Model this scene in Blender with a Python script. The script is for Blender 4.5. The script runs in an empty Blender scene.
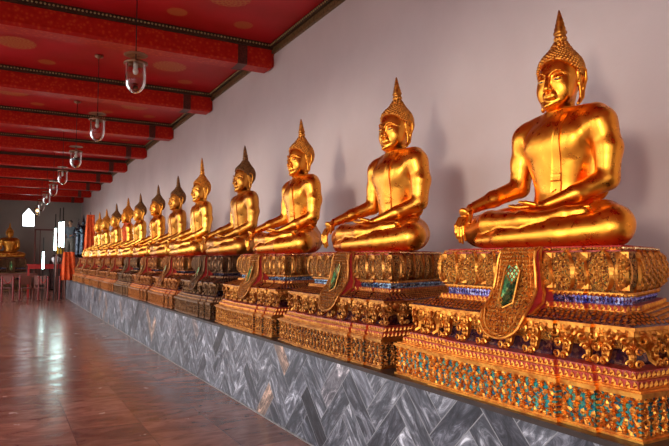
import bpy, math, random
import numpy as np
from mathutils import Vector, Matrix
random.seed(7); rng = np.random.default_rng(7)
C = bpy.context.scene.collection
PI = math.pi

# ------------------------------------------------------------------ materials
def mat(name):
    m = bpy.data.materials.new(name); m.use_nodes = True
    nt = m.node_tree; b = nt.nodes['Principled BSDF']
    return m, nt, b
def N(nt, t, **kw):
    n = nt.nodes.new(t)
    for k, v in kw.items():
        if k in n.inputs: n.inputs[k].default_value = v
        else: setattr(n, k, v)
    return n
def L(nt, a, b): nt.links.new(a, b)
def ramp(nt, fac, stops):
    r = N(nt, 'ShaderNodeValToRGB'); L(nt, fac, r.inputs[0])
    e = r.color_ramp.elements
    while len(e) < len(stops): e.new(0.5)
    for i, (p, c) in enumerate(stops):
        e[i].position = p; e[i].color = (*c, 1)
    return r.outputs[0]
def mth(nt, op, a, b=None, c=None):
    n = N(nt, 'ShaderNodeMath', operation=op)
    for i, v in enumerate((a, b, c)):
        if v is None: continue
        if isinstance(v, (int, float)): n.inputs[i].default_value = v
        else: L(nt, v, n.inputs[i])
    return n.outputs[0]
def mixc(nt, f, a, b):
    n = N(nt, 'ShaderNodeMix', data_type='RGBA')
    for s, v in ((n.inputs[0], f), (n.inputs[6], a), (n.inputs[7], b)):
        if isinstance(v, (int, float)): s.default_value = v
        elif isinstance(v, tuple): s.default_value = (*v, 1)
        else: L(nt, v, s)
    return n.outputs[2]
def bump(nt, b, h, strength=.3, dist=.01):
    n = N(nt, 'ShaderNodeBump', Strength=strength, Distance=dist)
    L(nt, h, n.inputs['Height']); L(nt, n.outputs[0], b.inputs['Normal'])

def simple(name, col, rough=.6, metal=0., nscale=12., var=.25, bmp=0.):
    m, nt, b = mat(name)
    tc = N(nt, 'ShaderNodeTexCoord')
    no = N(nt, 'ShaderNodeTexNoise', Scale=nscale, Detail=4.); L(nt, tc.outputs['Object'], no.inputs['Vector'])
    d = tuple(max(0, c*(1-var)) for c in col); e = tuple(min(1, c*(1+var)) for c in col)
    L(nt, ramp(nt, no.outputs[0], [(.3, d), (.7, e)]), b.inputs['Base Color'])
    b.inputs['Roughness'].default_value = rough; b.inputs['Metallic'].default_value = metal
    if bmp: bump(nt, b, no.outputs[0], bmp, .01)
    return m
def gold(name, c1, c2, r0=.24, r1=.38, nscale=5., fine=.08):
    m, nt, b = mat(name)
    tc = N(nt, 'ShaderNodeTexCoord')
    no = N(nt, 'ShaderNodeTexNoise', Scale=nscale, Detail=3., Roughness=.5); L(nt, tc.outputs['Object'], no.inputs['Vector'])
    L(nt, ramp(nt, no.outputs[0], [(.32, c2), (.62, c1)]), b.inputs['Base Color'])
    n2 = N(nt, 'ShaderNodeTexNoise', Scale=nscale*4, Detail=5.); L(nt, tc.outputs['Object'], n2.inputs['Vector'])
    mr = N(nt, 'ShaderNodeMapRange'); L(nt, n2.outputs[0], mr.inputs[0])
    mr.inputs[1].default_value = .3; mr.inputs[2].default_value = .7; mr.inputs[3].default_value = r0; mr.inputs[4].default_value = r1
    L(nt, mr.outputs[0], b.inputs['Roughness'])
    b.inputs['Metallic'].default_value = 1.
    n3 = N(nt, 'ShaderNodeTexNoise', Scale=9., Detail=3.); L(nt, tc.outputs['Object'], n3.inputs['Vector'])
    bump(nt, b, n3.outputs[0], fine, .02)
    return m
G_BRIGHT = gold('gilt_bright', (.98, .37, .040), (.82, .26, .025))
G_WARM = gold('gilt_warm', (.96, .385, .05), (.76, .27, .03))
G_YELL = gold('gilt_yellow', (.98, .48, .08), (.80, .33, .045), .25, .40)
G_DARK = gold('gilt_worn', (.80, .34, .055), (.52, .20, .035), .26, .44)
HAIR_G = gold('hair_gilt', (.80, .33, .05), (.42, .14, .03), .28, .45, 30)
HAIR_B = gold('hair_brown', (.30, .14, .05), (.14, .06, .03), .35, .5, 30)
ORN = gold('gilt_ornament', (.92, .40, .07), (.58, .17, .03), .34, .52, 22, .3)
ORN_DIM = gold('gilt_ornament_worn', (.68, .30, .07), (.38, .12, .035), .36, .56, 22, .3)
ORN_DARK = gold('gilt_ornament_dark', (.30, .15, .07), (.15, .075, .04), .35, .6, 14, .3)
def carved(name, hi, mid, lo, scale=75., metal=.8, glass=None):
    m, nt, b = mat(name)
    tc = N(nt, 'ShaderNodeTexCoord')
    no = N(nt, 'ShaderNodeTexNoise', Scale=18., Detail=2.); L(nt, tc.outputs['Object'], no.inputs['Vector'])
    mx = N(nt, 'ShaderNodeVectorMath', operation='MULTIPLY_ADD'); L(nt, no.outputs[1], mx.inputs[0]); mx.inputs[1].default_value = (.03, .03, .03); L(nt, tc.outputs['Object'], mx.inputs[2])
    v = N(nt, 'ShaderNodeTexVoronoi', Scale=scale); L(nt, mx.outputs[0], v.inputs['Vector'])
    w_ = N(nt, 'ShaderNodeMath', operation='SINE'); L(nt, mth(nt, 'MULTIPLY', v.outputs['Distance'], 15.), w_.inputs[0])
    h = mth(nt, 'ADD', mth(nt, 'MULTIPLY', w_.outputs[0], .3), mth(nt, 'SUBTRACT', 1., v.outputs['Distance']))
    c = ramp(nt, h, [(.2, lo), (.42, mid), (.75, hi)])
    if glass:
        sp = N(nt, 'ShaderNodeSeparateColor'); L(nt, v.outputs['Color'], sp.inputs[0])
        c = mixc(nt, mth(nt, 'MULTIPLY', mth(nt, 'GREATER_THAN', sp.outputs[0], .8), mth(nt, 'LESS_THAN', v.outputs['Distance'], .35)), c, glass)
    L(nt, c, b.inputs['Base Color']); b.inputs['Metallic'].default_value = metal; b.inputs['Roughness'].default_value = .38
    bump(nt, b, h, 1., .010)
    return m
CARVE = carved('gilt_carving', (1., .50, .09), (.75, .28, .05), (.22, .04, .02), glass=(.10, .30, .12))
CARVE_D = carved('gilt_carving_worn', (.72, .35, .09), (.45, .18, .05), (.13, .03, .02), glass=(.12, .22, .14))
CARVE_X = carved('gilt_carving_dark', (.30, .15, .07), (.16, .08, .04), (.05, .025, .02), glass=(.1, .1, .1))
RED = simple('red_lacquer', (.42, .035, .015), .4, 0, 20, .3)
POST_RED = simple('dull_red_post', (.20, .012, .012), .5, 0, 20, .3)
RED_DARK = simple('red_lacquer_dull', (.14, .03, .018), .5, 0, 20, .3)
CLOTH_RED = simple('red_cloth', (.42, .015, .012), .75, 0, 30, .15)
ORANGE = simple('orange_cloth', (.75, .10, .015), .8, 0, 10, .25)
BRASS = gold('old_brass', (.42, .24, .14), (.24, .12, .08), .4, .6, 14)
BLACK = simple('black_iron', (.02, .018, .017), .5, 0.3, 20, .3)
def mosaic(name, cols, scale, bsize=.5, metal=.85, mortar=None):
    m, nt, b = mat(name)
    tc = N(nt, 'ShaderNodeTexCoord')
    v = N(nt, 'ShaderNodeTexVoronoi', Scale=scale); L(nt, tc.outputs['Object'], v.inputs['Vector'])
    sep = N(nt, 'ShaderNodeSeparateColor'); L(nt, v.outputs['Color'], sep.inputs[0])
    st = [(i/len(cols), c) for i, c in enumerate(cols)]
    r = ramp(nt, sep.outputs[0], st); r.node.color_ramp.interpolation = 'CONSTANT'
    L(nt, r, b.inputs['Base Color'])
    b.inputs['Metallic'].default_value = metal; b.inputs['Roughness'].default_value = .12
    bump(nt, b, sep.outputs[1], .6, .012)
    return m
MIR_BLUE = mosaic('mirror_blue', [(.10, .10, .32), (.20, .18, .5), (.5, .5, .75), (.07, .06, .2), (.3, .22, .5)], 70)
MIR_CYAN = mosaic('mirror_pale_blue', [(.10, .16, .3), (.2, .35, .5), (.5, .65, .75), (.05, .06, .12), (.25, .35, .5)], 70)
MIR_DARK = mosaic('mirror_dark', [(.06, .05, .08), (.12, .08, .12), (.2, .16, .2), (.04, .03, .04), (.1, .1, .16)], 70)
GREEN = mosaic('mirror_green', [(.05, .18, .07), (.10, .28, .10), (.25, .35, .12), (.04, .1, .05)], 60)
TEAL = mosaic('mirror_teal', [(.02, .22, .25), (.03, .34, .34), (.10, .40, .30), (.02, .13, .2), (.3, .08, .02)], 45, metal=.5)
TEAL_D = mosaic('mirror_teal_dark', [(.04, .08, .08), (.10, .10, .06), (.14, .07, .03), (.05, .05, .06)], 45, metal=.5)
PURP = mosaic('mirror_plum', [(.10, .025, .03), (.07, .02, .05), (.22, .08, .05), (.045, .015, .03)], 60, metal=.5)

# wall plaster
def plaster(name, a, c):
    m, nt, b = mat(name)
    tc = N(nt, 'ShaderNodeTexCoord')
    no = N(nt, 'ShaderNodeTexNoise', Scale=.7, Detail=6., Roughness=.6); L(nt, tc.outputs['Object'], no.inputs['Vector'])
    L(nt, ramp(nt, no.outputs[0], [(.3, a), (.7, c)]), b.inputs['Base Color'])
    b.inputs['Roughness'].default_value = .75
    n2 = N(nt, 'ShaderNodeTexNoise', Scale=25., Detail=5.); L(nt, tc.outputs['Object'], n2.inputs['Vector'])
    bump(nt, b, n2.outputs[0], .12, .01)
    return m
WALL = plaster('plaster_mauve', (.60, .485, .475), (.68, .565, .555))
WALL_FAR = plaster('plaster_grey', (.36, .33, .29), (.44, .40, .35))
WHITE = plaster('white_plaster', (.66, .62, .56), (.74, .70, .64))

def marble_wall():
    m, nt, b = mat('grey_marble_chevron')
    tc = N(nt, 'ShaderNodeTexCoord'); s = N(nt, 'ShaderNodeSeparateXYZ'); L(nt, tc.outputs['Object'], s.inputs[0])
    y, z = s.outputs[1], s.outputs[2]
    # herringbone of 3:1 slabs laid at forty-five degrees
    W = .175; k7 = .70711/W; n3 = 3.
    px = mth(nt, 'MULTIPLY', mth(nt, 'ADD', y, z), k7); py = mth(nt, 'MULTIPLY', mth(nt, 'SUBTRACT', z, y), k7)
    i = mth(nt, 'FLOOR', px); j = mth(nt, 'FLOOR', py)
    k = mth(nt, 'FLOORED_MODULO', mth(nt, 'SUBTRACT', i, j), 2*n3)
    hz = mth(nt, 'LESS_THAN', k, n3-.5)
    m2 = mth(nt, 'SUBTRACT', 2*n3-1, k)
    def sel(a_, b_): return mth(nt, 'ADD', mth(nt, 'MULTIPLY', a_, hz), mth(nt, 'MULTIPLY', b_, mth(nt, 'SUBTRACT', 1., hz)))
    ix = sel(mth(nt, 'SUBTRACT', i, k), i); iy = sel(j, mth(nt, 'SUBTRACT', j, m2))
    al = sel(mth(nt, 'SUBTRACT', px, ix), mth(nt, 'SUBTRACT', py, iy))          # along the slab 0..3
    ac = sel(mth(nt, 'SUBTRACT', py, iy), mth(nt, 'SUBTRACT', px, ix))          # across 0..1
    cx = N(nt, 'ShaderNodeCombineXYZ'); L(nt, ix, cx.inputs[0]); L(nt, iy, cx.inputs[1]); L(nt, hz, cx.inputs[2])
    wn = N(nt, 'ShaderNodeTexWhiteNoise', noise_dimensions='3D'); L(nt, cx.outputs[0], wn.inputs['Vector'])
    cc = N(nt, 'ShaderNodeCombineXYZ')
    L(nt, mth(nt, 'MULTIPLY', al, .42), cc.inputs[0]); L(nt, mth(nt, 'MULTIPLY', ac, 1.25), cc.inputs[1]); L(nt, mth(nt, 'MULTIPLY', wn.outputs[0], 60.), cc.inputs[2])
    no = N(nt, 'ShaderNodeTexNoise', Scale=1.5, Detail=9., Roughness=.72, Distortion=1.3); L(nt, cc.outputs[0], no.inputs['Vector'])
    base = ramp(nt, no.outputs[0], [(.30, (.028, .029, .036)), (.45, (.075, .077, .092)), (.53, (.16, .162, .185)), (.585, (.31, .31, .345)), (.65, (.62, .62, .66))])
    tint = ramp(nt, wn.outputs[0], [(0., (.12, .11, .13)), (.10, (.45, .45, .5)), (.45, (.85, .85, .88)), (.95, (1.45, 1.45, 1.5)), (.97, (1.8, 1.15, .78))])
    mx = N(nt, 'ShaderNodeMix', data_type='RGBA', blend_type='MULTIPLY'); mx.inputs[0].default_value = 1.
    L(nt, base, mx.inputs[6]); L(nt, tint, mx.inputs[7])
    e1 = mth(nt, 'LESS_THAN', mth(nt, 'ABSOLUTE', mth(nt, 'SUBTRACT', al, 1.5)), 1.482)
    e2 = mth(nt, 'LESS_THAN', mth(nt, 'ABSOLUTE', mth(nt, 'SUBTRACT', ac, .5)), .482)
    g = mth(nt, 'MULTIPLY', e1, e2)
    L(nt, mixc(nt, g, (.26, .255, .27), mx.outputs[2]), b.inputs['Base Color'])
    b.inputs['Roughness'].default_value = .32
    return m
MARBLE = marble_wall()
def floor_mat():
    m, nt, b = mat('brown_marble_floor')
    tc = N(nt, 'ShaderNodeTexCoord'); s = N(nt, 'ShaderNodeSeparateXYZ'); L(nt, tc.outputs['Object'], s.inputs[0])
    x, y = s.outputs[0], s.outputs[1]
    u = mth(nt, 'DIVIDE', x, .62); v = mth(nt, 'DIVIDE', y, .62)
    fu, fv = mth(nt, 'FRACT', u), mth(nt, 'FRACT', v)
    cx = N(nt, 'ShaderNodeCombineXYZ'); L(nt, mth(nt, 'FLOOR', u), cx.inputs[0]); L(nt, mth(nt, 'FLOOR', v), cx.inputs[1])
    wn = N(nt, 'ShaderNodeTexWhiteNoise', noise_dimensions='2D'); L(nt, cx.outputs[0], wn.inputs['Vector'])
    cc = N(nt, 'ShaderNodeCombineXYZ'); L(nt, mth(nt, 'MULTIPLY', x, 1.5), cc.inputs[0]); L(nt, mth(nt, 'MULTIPLY', y, 3.2), cc.inputs[1]); L(nt, mth(nt, 'MULTIPLY', wn.outputs[0], 6.), cc.inputs[2])
    no = N(nt, 'ShaderNodeTexNoise', Scale=1.3, Detail=8., Roughness=.65, Distortion=.9); L(nt, cc.outputs[0], no.inputs['Vector'])
    base = ramp(nt, no.outputs[0], [(.3, (.13, .042, .028)), (.5, (.29, .115, .08)), (.62, (.38, .17, .125)), (.75, (.20, .08, .055))])
    tint = ramp(nt, wn.outputs[0], [(0., (.72, .72, .74)), (1., (1.12, 1.05, 1.02))])
    mx = N(nt, 'ShaderNodeMix', data_type='RGBA', blend_type='MULTIPLY'); mx.inputs[0].default_value = 1.
    L(nt, base, mx.inputs[6]); L(nt, tint, mx.inputs[7])
    g = mth(nt, 'MULTIPLY', mth(nt, 'LESS_THAN', mth(nt, 'ABSOLUTE', mth(nt, 'SUBTRACT', fu, .5)), .494), mth(nt, 'LESS_THAN', mth(nt, 'ABSOLUTE', mth(nt, 'SUBTRACT', fv, .5)), .494))
    L(nt, mixc(nt, g, (.13, .06, .048), mx.outputs[2]), b.inputs['Base Color'])
    n2 = N(nt, 'ShaderNodeTexNoise', Scale=3., Detail=5.); L(nt, tc.outputs['Object'], n2.inputs['Vector'])
    mr = N(nt, 'ShaderNodeMapRange'); L(nt, n2.outputs[0], mr.inputs[0])
    mr.inputs[1].default_value = .3; mr.inputs[2].default_value = .7; mr.inputs[3].default_value = .16; mr.inputs[4].default_value = .28
    L(nt, mr.outputs[0], b.inputs['Roughness'])
    bump(nt, b, n2.outputs[0], .08, .02)
    return m
FLOOR = floor_mat()
BAY = 3.46; BEAM0 = 9.37
def ceiling_mat():
    m, nt, b = mat('red_ceiling_gilt_rosettes')
    tc = N(nt, 'ShaderNodeTexCoord'); s = N(nt, 'ShaderNodeSeparateXYZ'); L(nt, tc.outputs['Object'], s.inputs[0])
    x, y = s.outputs[0], s.outputs[1]
    # cell coordinates: bays along y, 2.6 m modules across
    cy = mth(nt, 'SUBTRACT', mth(nt, 'FLOORED_MODULO', mth(nt, 'SUBTRACT', y, 7.95-BAY/2), BAY), BAY/2)
    cx = mth(nt, 'SUBTRACT', mth(nt, 'FLOORED_MODULO', mth(nt, 'SUBTRACT', x, 2.70-1.3), 2.6), 1.3)
    def disc(px, py, r, ab):
        ax = mth(nt, 'ABSOLUTE', cx) if ab else cx; ay = mth(nt, 'ABSOLUTE', cy) if ab else cy
        dx = mth(nt, 'SUBTRACT', ax, px); dy = mth(nt, 'SUBTRACT', ay, py)
        d = mth(nt, 'SQRT', mth(nt, 'ADD', mth(nt, 'MULTIPLY', dx, dx), mth(nt, 'MULTIPLY', dy, dy)))
        an = mth(nt, 'ARCTAN2', dy, dx)
        pet = mth(nt, 'SINE', mth(nt, 'MULTIPLY', an, 16.)); rg = mth(nt, 'SINE', mth(nt, 'MULTIPLY', d, 60./r*.31))
        edge = mth(nt, 'MULTIPLY_ADD', pet, .03*r, r)
        inside = mth(nt, 'LESS_THAN', d, edge)
        pat = mth(nt, 'GREATER_THAN', mth(nt, 'ADD', mth(nt, 'MULTIPLY', pet, rg), .15), 0.)
        return mth(nt, 'MULTIPLY', inside, mth(nt, 'MULTIPLY_ADD', pat, .55, .25))
    t = mth(nt, 'MAXIMUM', disc(0., 0., .31, False), disc(.52, .85, .15, True))
    no = N(nt, 'ShaderNodeTexNoise', Scale=1.2, Detail=5.); L(nt, tc.outputs['Object'], no.inputs['Vector'])
    base = ramp(nt, no.outputs[0], [(.3, (.37, .006, .004)), (.7, (.52, .012, .018))])
    L(nt, mixc(nt, t, base, (.50, .15, .035)), b.inputs['Base Color'])
    b.inputs['Roughness'].default_value = .45; b.inputs['Specular IOR Level'].default_value = .25
    return m
CEIL = ceiling_mat()
def beam_mat():
    m, nt, b = mat('red_beam_stencilled')
    tc = N(nt, 'ShaderNodeTexCoord')
    v = N(nt, 'ShaderNodeTexVoronoi', Scale=16.); L(nt, tc.outputs['Object'], v.inputs['Vector'])
    no = N(nt, 'ShaderNodeTexNoise', Scale=3., Detail=4.); L(nt, tc.outputs['Object'], no.inputs['Vector'])
    c = ramp(nt, v.outputs['Distance'], [(.15, (.58, .05, .012)), (.4, (.50, .016, .007)), (.8, (.44, .010, .005))])
    mx = N(nt, 'ShaderNodeMix', data_type='RGBA', blend_type='MULTIPLY'); mx.inputs[0].default_value = .5
    L(nt, c, mx.inputs[6]); L(nt, no.outputs[1], mx.inputs[7])
    L(nt, c, b.inputs['Base Color'])
    b.inputs['Roughness'].default_value = .42; b.inputs['Specular IOR Level'].default_value = .18
    return m
BEAM = beam_mat()
BAND = simple('dark_red_band', (.10, .018, .010), .5, .1, 40, .5)
DARKTRIM = simple('dark_trim', (.05, .025, .012), .5, .2, 30, .4)
GILT_TRIM = simple('aged_gilt_trim', (.22, .13, .05), .45, .6, 30, .4)

# ------------------------------------------------------------------ mesh helpers
class MB:
    def __init__(s): s.v = []; s.f = []; s.m = []; s.n = 0
    def add(s, v, f, mi=0, M=None):
        v = np.asarray(v, float).reshape(-1, 3)
        if M is not None:
            M = np.asarray(M, float); v = v @ M[:3, :3].T + M[:3, 3]
        s.v.append(v); o = s.n
        s.f.extend([tuple(i+o for i in q) for q in f]); s.m.extend([mi]*len(f)); s.n += len(v)
    def box(s, x0, x1, y0, y1, z0, z1, mi=0):
        v = [(x, y, z) for x in (x0, x1) for y in (y0, y1) for z in (z0, z1)]
        s.add(v, [(0, 1, 3, 2), (4, 6, 7, 5), (0, 4, 5, 1), (2, 3, 7, 6), (0, 2, 6, 4), (1, 5, 7, 3)], mi)
    def build(s, name, mats, parent=None, smooth=False):
        me = bpy.data.meshes.new(name)
        me.from_pydata(np.concatenate(s.v).tolist() if s.v else [], [], s.f)
        if not isinstance(mats, (list, tuple)): mats = [mats]
        for m in mats: me.materials.append(m)
        if len(mats) > 1: me.polygons.foreach_set('material_index', s.m)
        if smooth: me.polygons.foreach_set('use_smooth', [True]*len(me.polygons))
        me.update()
        o = bpy.data.objects.new(name, me); C.objects.link(o)
        if parent: o.parent = parent
        return o
def tag(o, label=None, cat=None, group=None, kind=None):
    if label: o['label'] = label
    if cat: o['category'] = cat
    if group: o['group'] = group
    if kind: o['kind'] = kind
    return o
def empty(name, loc, rz=0):
    o = bpy.data.objects.new(name, None); C.objects.link(o)
    o.location = loc; o.rotation_euler = (0, 0, rz); o.empty_display_size = .1
    return o
def tube(pts, rad, sides=8, cap=True, flat=1.):
    pts = np.asarray(pts, float); n = len(pts)
    rad = [rad]*n if isinstance(rad, (int, float)) else rad
    v = []; up = None
    for i in range(n):
        t = pts[min(i+1, n-1)] - pts[max(i-1, 0)]; t /= np.linalg.norm(t)+1e-9
        if up is None:
            a = np.array([0, 1., 0]) if abs(t[1]) < .9 else np.array([1., 0, 0])
        else: a = up
        up = a - t*np.dot(a, t); up /= np.linalg.norm(up)+1e-9
        sd = np.cross(t, up)
        for k in range(sides):
            an = 2*PI*k/sides
            v.append(pts[i] + rad[i]*(flat*math.cos(an)*up + math.sin(an)*sd))
    f = []
    for i in range(n-1):
        for k in range(sides):
            k2 = (k+1) % sides
            f.append((i*sides+k, i*sides+k2, (i+1)*sides+k2, (i+1)*sides+k))
    if cap:
        f.append(tuple(range(sides))[::-1]); f.append(tuple((n-1)*sides+k for k in range(sides)))
    return v, f
def lathe(prof, sides=20):
    v = []; f = []
    for (r, z) in prof:
        for k in range(sides):
            a = 2*PI*k/sides; v.append((r*math.cos(a), r*math.sin(a), z))
    for i in range(len(prof)-1):
        for k in range(sides):
            k2 = (k+1) % sides
            f.append((i*sides+k, i*sides+k2, (i+1)*sides+k2, (i+1)*sides+k))
    f.append(tuple(range(sides))[::-1]); f.append(tuple((len(prof)-1)*sides+k for k in range(sides)))
    return v, f
def ico(r, c=(0, 0, 0), sc=(1, 1, 1), sub=1):
    t = (1+5**.5)/2
    v = [(-1, t, 0), (1, t, 0), (-1, -t, 0), (1, -t, 0), (0, -1, t), (0, 1, t), (0, -1, -t), (0, 1, -t), (t, 0, -1), (t, 0, 1), (-t, 0, -1), (-t, 0, 1)]
    f = [(0, 11, 5), (0, 5, 1), (0, 1, 7), (0, 7, 10), (0, 10, 11), (1, 5, 9), (5, 11, 4), (11, 10, 2), (10, 7, 6), (7, 1, 8), (3, 9, 4), (3, 4, 2), (3, 2, 6), (3, 6, 8), (3, 8, 9), (4, 9, 5), (2, 4, 11), (6, 2, 10), (8, 6, 7), (9, 8, 1)]
    v = [np.array(p)/np.linalg.norm(p) for p in v]
    for _ in range(sub):
        cache = {}; nf = []
        def mid(a, b):
            k = (min(a, b), max(a, b))
            if k not in cache:
                p = v[a]+v[b]; v.append(p/np.linalg.norm(p)); cache[k] = len(v)-1
            return cache[k]
        for a, b_, c_ in f:
            x, y, z = mid(a, b_), mid(b_, c_), mid(c_, a)
            nf += [(a, x, z), (b_, y, x), (c_, z, y), (x, y, z)]
        f = nf
    return np.array(v)*r*np.array(sc)+np.array(c), f

# ------------------------------------------------------------------ signed-distance modelling
class Grid:
    def __init__(s, lo, hi, h):
        s.lo = np.array(lo, float); s.h = h
        n = [int(round((hi[i]-lo[i])/h))+1 for i in range(3)]
        ax = [lo[i]+h*np.arange(n[i]) for i in range(3)]
        s.X, s.Y, s.Z = [a.astype(np.float32) for a in np.meshgrid(*ax, indexing='ij')]
class Pts:
    def __init__(s, P): P = np.asarray(P, np.float32); s.X, s.Y, s.Z = P[..., 0], P[..., 1], P[..., 2]
def cone(g, a, b, ra, rb, fl=None):
    a = np.array(a, np.float32); b = np.array(b, np.float32); d = b-a; L2 = float(d@d)+1e-9
    px, py, pz = g.X-a[0], g.Y-a[1], g.Z-a[2]
    t = np.clip((px*d[0]+py*d[1]+pz*d[2])/L2, 0, 1)
    qx, qy, qz = px-t*d[0], py-t*d[1], pz-t*d[2]
    if fl: qx, qy, qz = qx*fl[0], qy*fl[1], qz*fl[2]
    return np.sqrt(qx*qx+qy*qy+qz*qz)-(ra+(rb-ra)*t)
def ell(g, c, r, rx=0., ry=0., rz=0.):
    M = np.array(Matrix.Rotation(rz, 3, 'Z') @ Matrix.Rotation(ry, 3, 'Y') @ Matrix.Rotation(rx, 3, 'X'), np.float32)
    p = [g.X-c[0], g.Y-c[1], g.Z-c[2]]
    q = [sum(M[j, i]*p[j] for j in range(3)) for i in range(3)]
    k0 = np.sqrt(sum((q[i]/r[i])**2 for i in range(3))); k1 = np.sqrt(sum((q[i]/r[i]**2)**2 for i in range(3)))
    return k0*(k0-1)/(k1+1e-6)
def smin(a, b, k):
    h = np.clip(.5+.5*(b-a)/k, 0, 1)
    return b*(1-h)+a*h-k*h*(1-h)
def smax(a, b, k): return -smin(-a, -b, k)
def chain(g, pts, rad, k=.01, fl=None):
    d = None
    for i in range(len(pts)-1):
        c = cone(g, pts[i], pts[i+1], rad[i], rad[i+1], fl)
        d = c if d is None else smin(d, c, k)
    return d
def nets(g, F):
    F = F.astype(np.float32); n = F.shape
    S = F < 0
    c = [(i, j, k) for i in (0, 1) for j in (0, 1) for k in (0, 1)]
    sl = lambda A, o: A[o[0]:n[0]-1+o[0], o[1]:n[1]-1+o[1], o[2]:n[2]-1+o[2]]
    cnt = sum(sl(S, o).astype(np.int8) for o in c)
    act = (cnt > 0) & (cnt < 8)
    idx = np.argwhere(act)
    acc = np.zeros((len(idx), 3), np.float32); num = np.zeros(len(idx), np.float32)
    I, J, K = idx.T
    for a in range(8):
        for b in range(a+1, 8):
            oa, ob = np.array(c[a]), np.array(c[b])
            if abs(oa-ob).sum() != 1: continue
            fa = F[I+oa[0], J+oa[1], K+oa[2]]; fb = F[I+ob[0], J+ob[1], K+ob[2]]
            m = (fa < 0) != (fb < 0)
            t = np.where(m, fa/(fa-fb+1e-12), 0)
            acc += np.where(m[:, None], oa+(ob-oa)*t[:, None], 0); num += m
    V = (idx+acc/num[:, None])*g.h+g.lo
    ids = -np.ones(act.shape, np.int64); ids[act] = np.arange(len(idx))
    faces = []
    for ax in range(3):
        o = [0, 0, 0]; o[ax] = 1
        A = S[:n[0]-o[0], :n[1]-o[1], :n[2]-o[2]]; B = S[o[0]:, o[1]:, o[2]:]
        e = np.argwhere(A != B)
        u, w = [(1, 2), (2, 0), (0, 1)][ax]
        ok = (e[:, u] > 0) & (e[:, w] > 0)
        for q in (u, w): ok &= e[:, q] < act.shape[q]
        ok &= e[:, ax] < act.shape[ax]
        e = e[ok]
        def g_(du, dw):
            t = e.copy(); t[:, u] -= du; t[:, w] -= dw
            return ids[t[:, 0], t[:, 1], t[:, 2]]
        q = np.stack([g_(1, 1), g_(0, 1), g_(0, 0), g_(1, 0)], 1)
        inside = A[e[:, 0], e[:, 1], e[:, 2]]
        q[~inside] = q[~inside][:, ::-1]
        faces.append(q)
    Fq = np.concatenate(faces); Fq = Fq[(Fq >= 0).all(1)]
    return V, [tuple(r) for r in Fq.tolist()]

# ------------------------------------------------------------------ seated figure (front = -Y, its left = +X)
def torso(g):
    d = ell(g, (0, .06, .20), (.26, .19, .17))
    d = smin(d, ell(g, (0, .02, .40), (.185, .125, .22)), .10)
    d = smin(d, ell(g, (0, .01, .655), (.262, .140, .235)), .10)
    d = smin(d, ell(g, (0, .030, .80), (.325, .100, .098)), .08)
    d = smin(d, ell(g, (.27, .065, .56), (.085, .045, .24)), .05)              # robe filling under the left arm
    for s in (-1, 1):
        d = smin(d, ell(g, (s*.11, -.070, .715), (.115, .050, .085)), .07)     # chest
        d = smin(d, ell(g, (s*.312, .02, .780), (.094, .090, .104)), .06)      # shoulder
        d = smin(d, cone(g, (s*.05, .03, .915), (s*.27, .035, .85), .06, .062), .06)
    d = smin(d, cone(g, (0, .03, .84), (0, -.005, 1.0), .092, .080), .06)      # neck
    return d
def limbs(g, d):
    # left leg below, right leg folded over it
    d = smin(d, chain(g, [(.17, .07, .16), (.40, -.08, .15), (.575, -.22, .125)], [.155, .135, .118], .03), .05)
    d = smin(d, chain(g, [(-.17, .07, .17), (-.40, -.08, .16), (-.56, -.22, .135)], [.155, .135, .118], .03), .05)
    lower = chain(g, [(.57, -.24, .10), (.30, -.37, .075), (-.12, -.43, .06), (-.34, -.41, .055)], [.11, .092, .066, .05], .03)
    upper = chain(g, [(-.56, -.24, .135), (-.28, -.365, .16), (.05, -.39, .165), (.22, -.365, .17)], [.11, .095, .072, .052], .03)
    d = smin(d, lower, .02); d = smin(d, upper, .014)
    d = smin(d, ell(g, (0, -.18, .13), (.36, .17, .105)), .05)
    foot = chain(g, [(.20, -.375, .175), (.32, -.33, .20), (.41, -.28, .215)], [.048, .046, .036], .02)
    d = smin(d, foot, .015)
    # arms
    d = smin(d, chain(g, [(.332, .02, .79), (.368, .03, .62), (.368, .01, .43)], [.094, .086, .074], .03), .045)
    d = smin(d, chain(g, [(.368, .01, .43), (.27, -.16, .335), (.15, -.28, .275)], [.074, .058, .038], .03), .02)
    d = smin(d, chain(g, [(-.315, .02, .785), (-.350, .02, .62), (-.358, -.01, .44)], [.094, .086, .072], .03), .045)
    d = smin(d, chain(g, [(-.358, -.01, .44), (-.43, -.20, .36), (-.485, -.375, .285)], [.072, .057, .037], .03), .02)
    return d
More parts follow.
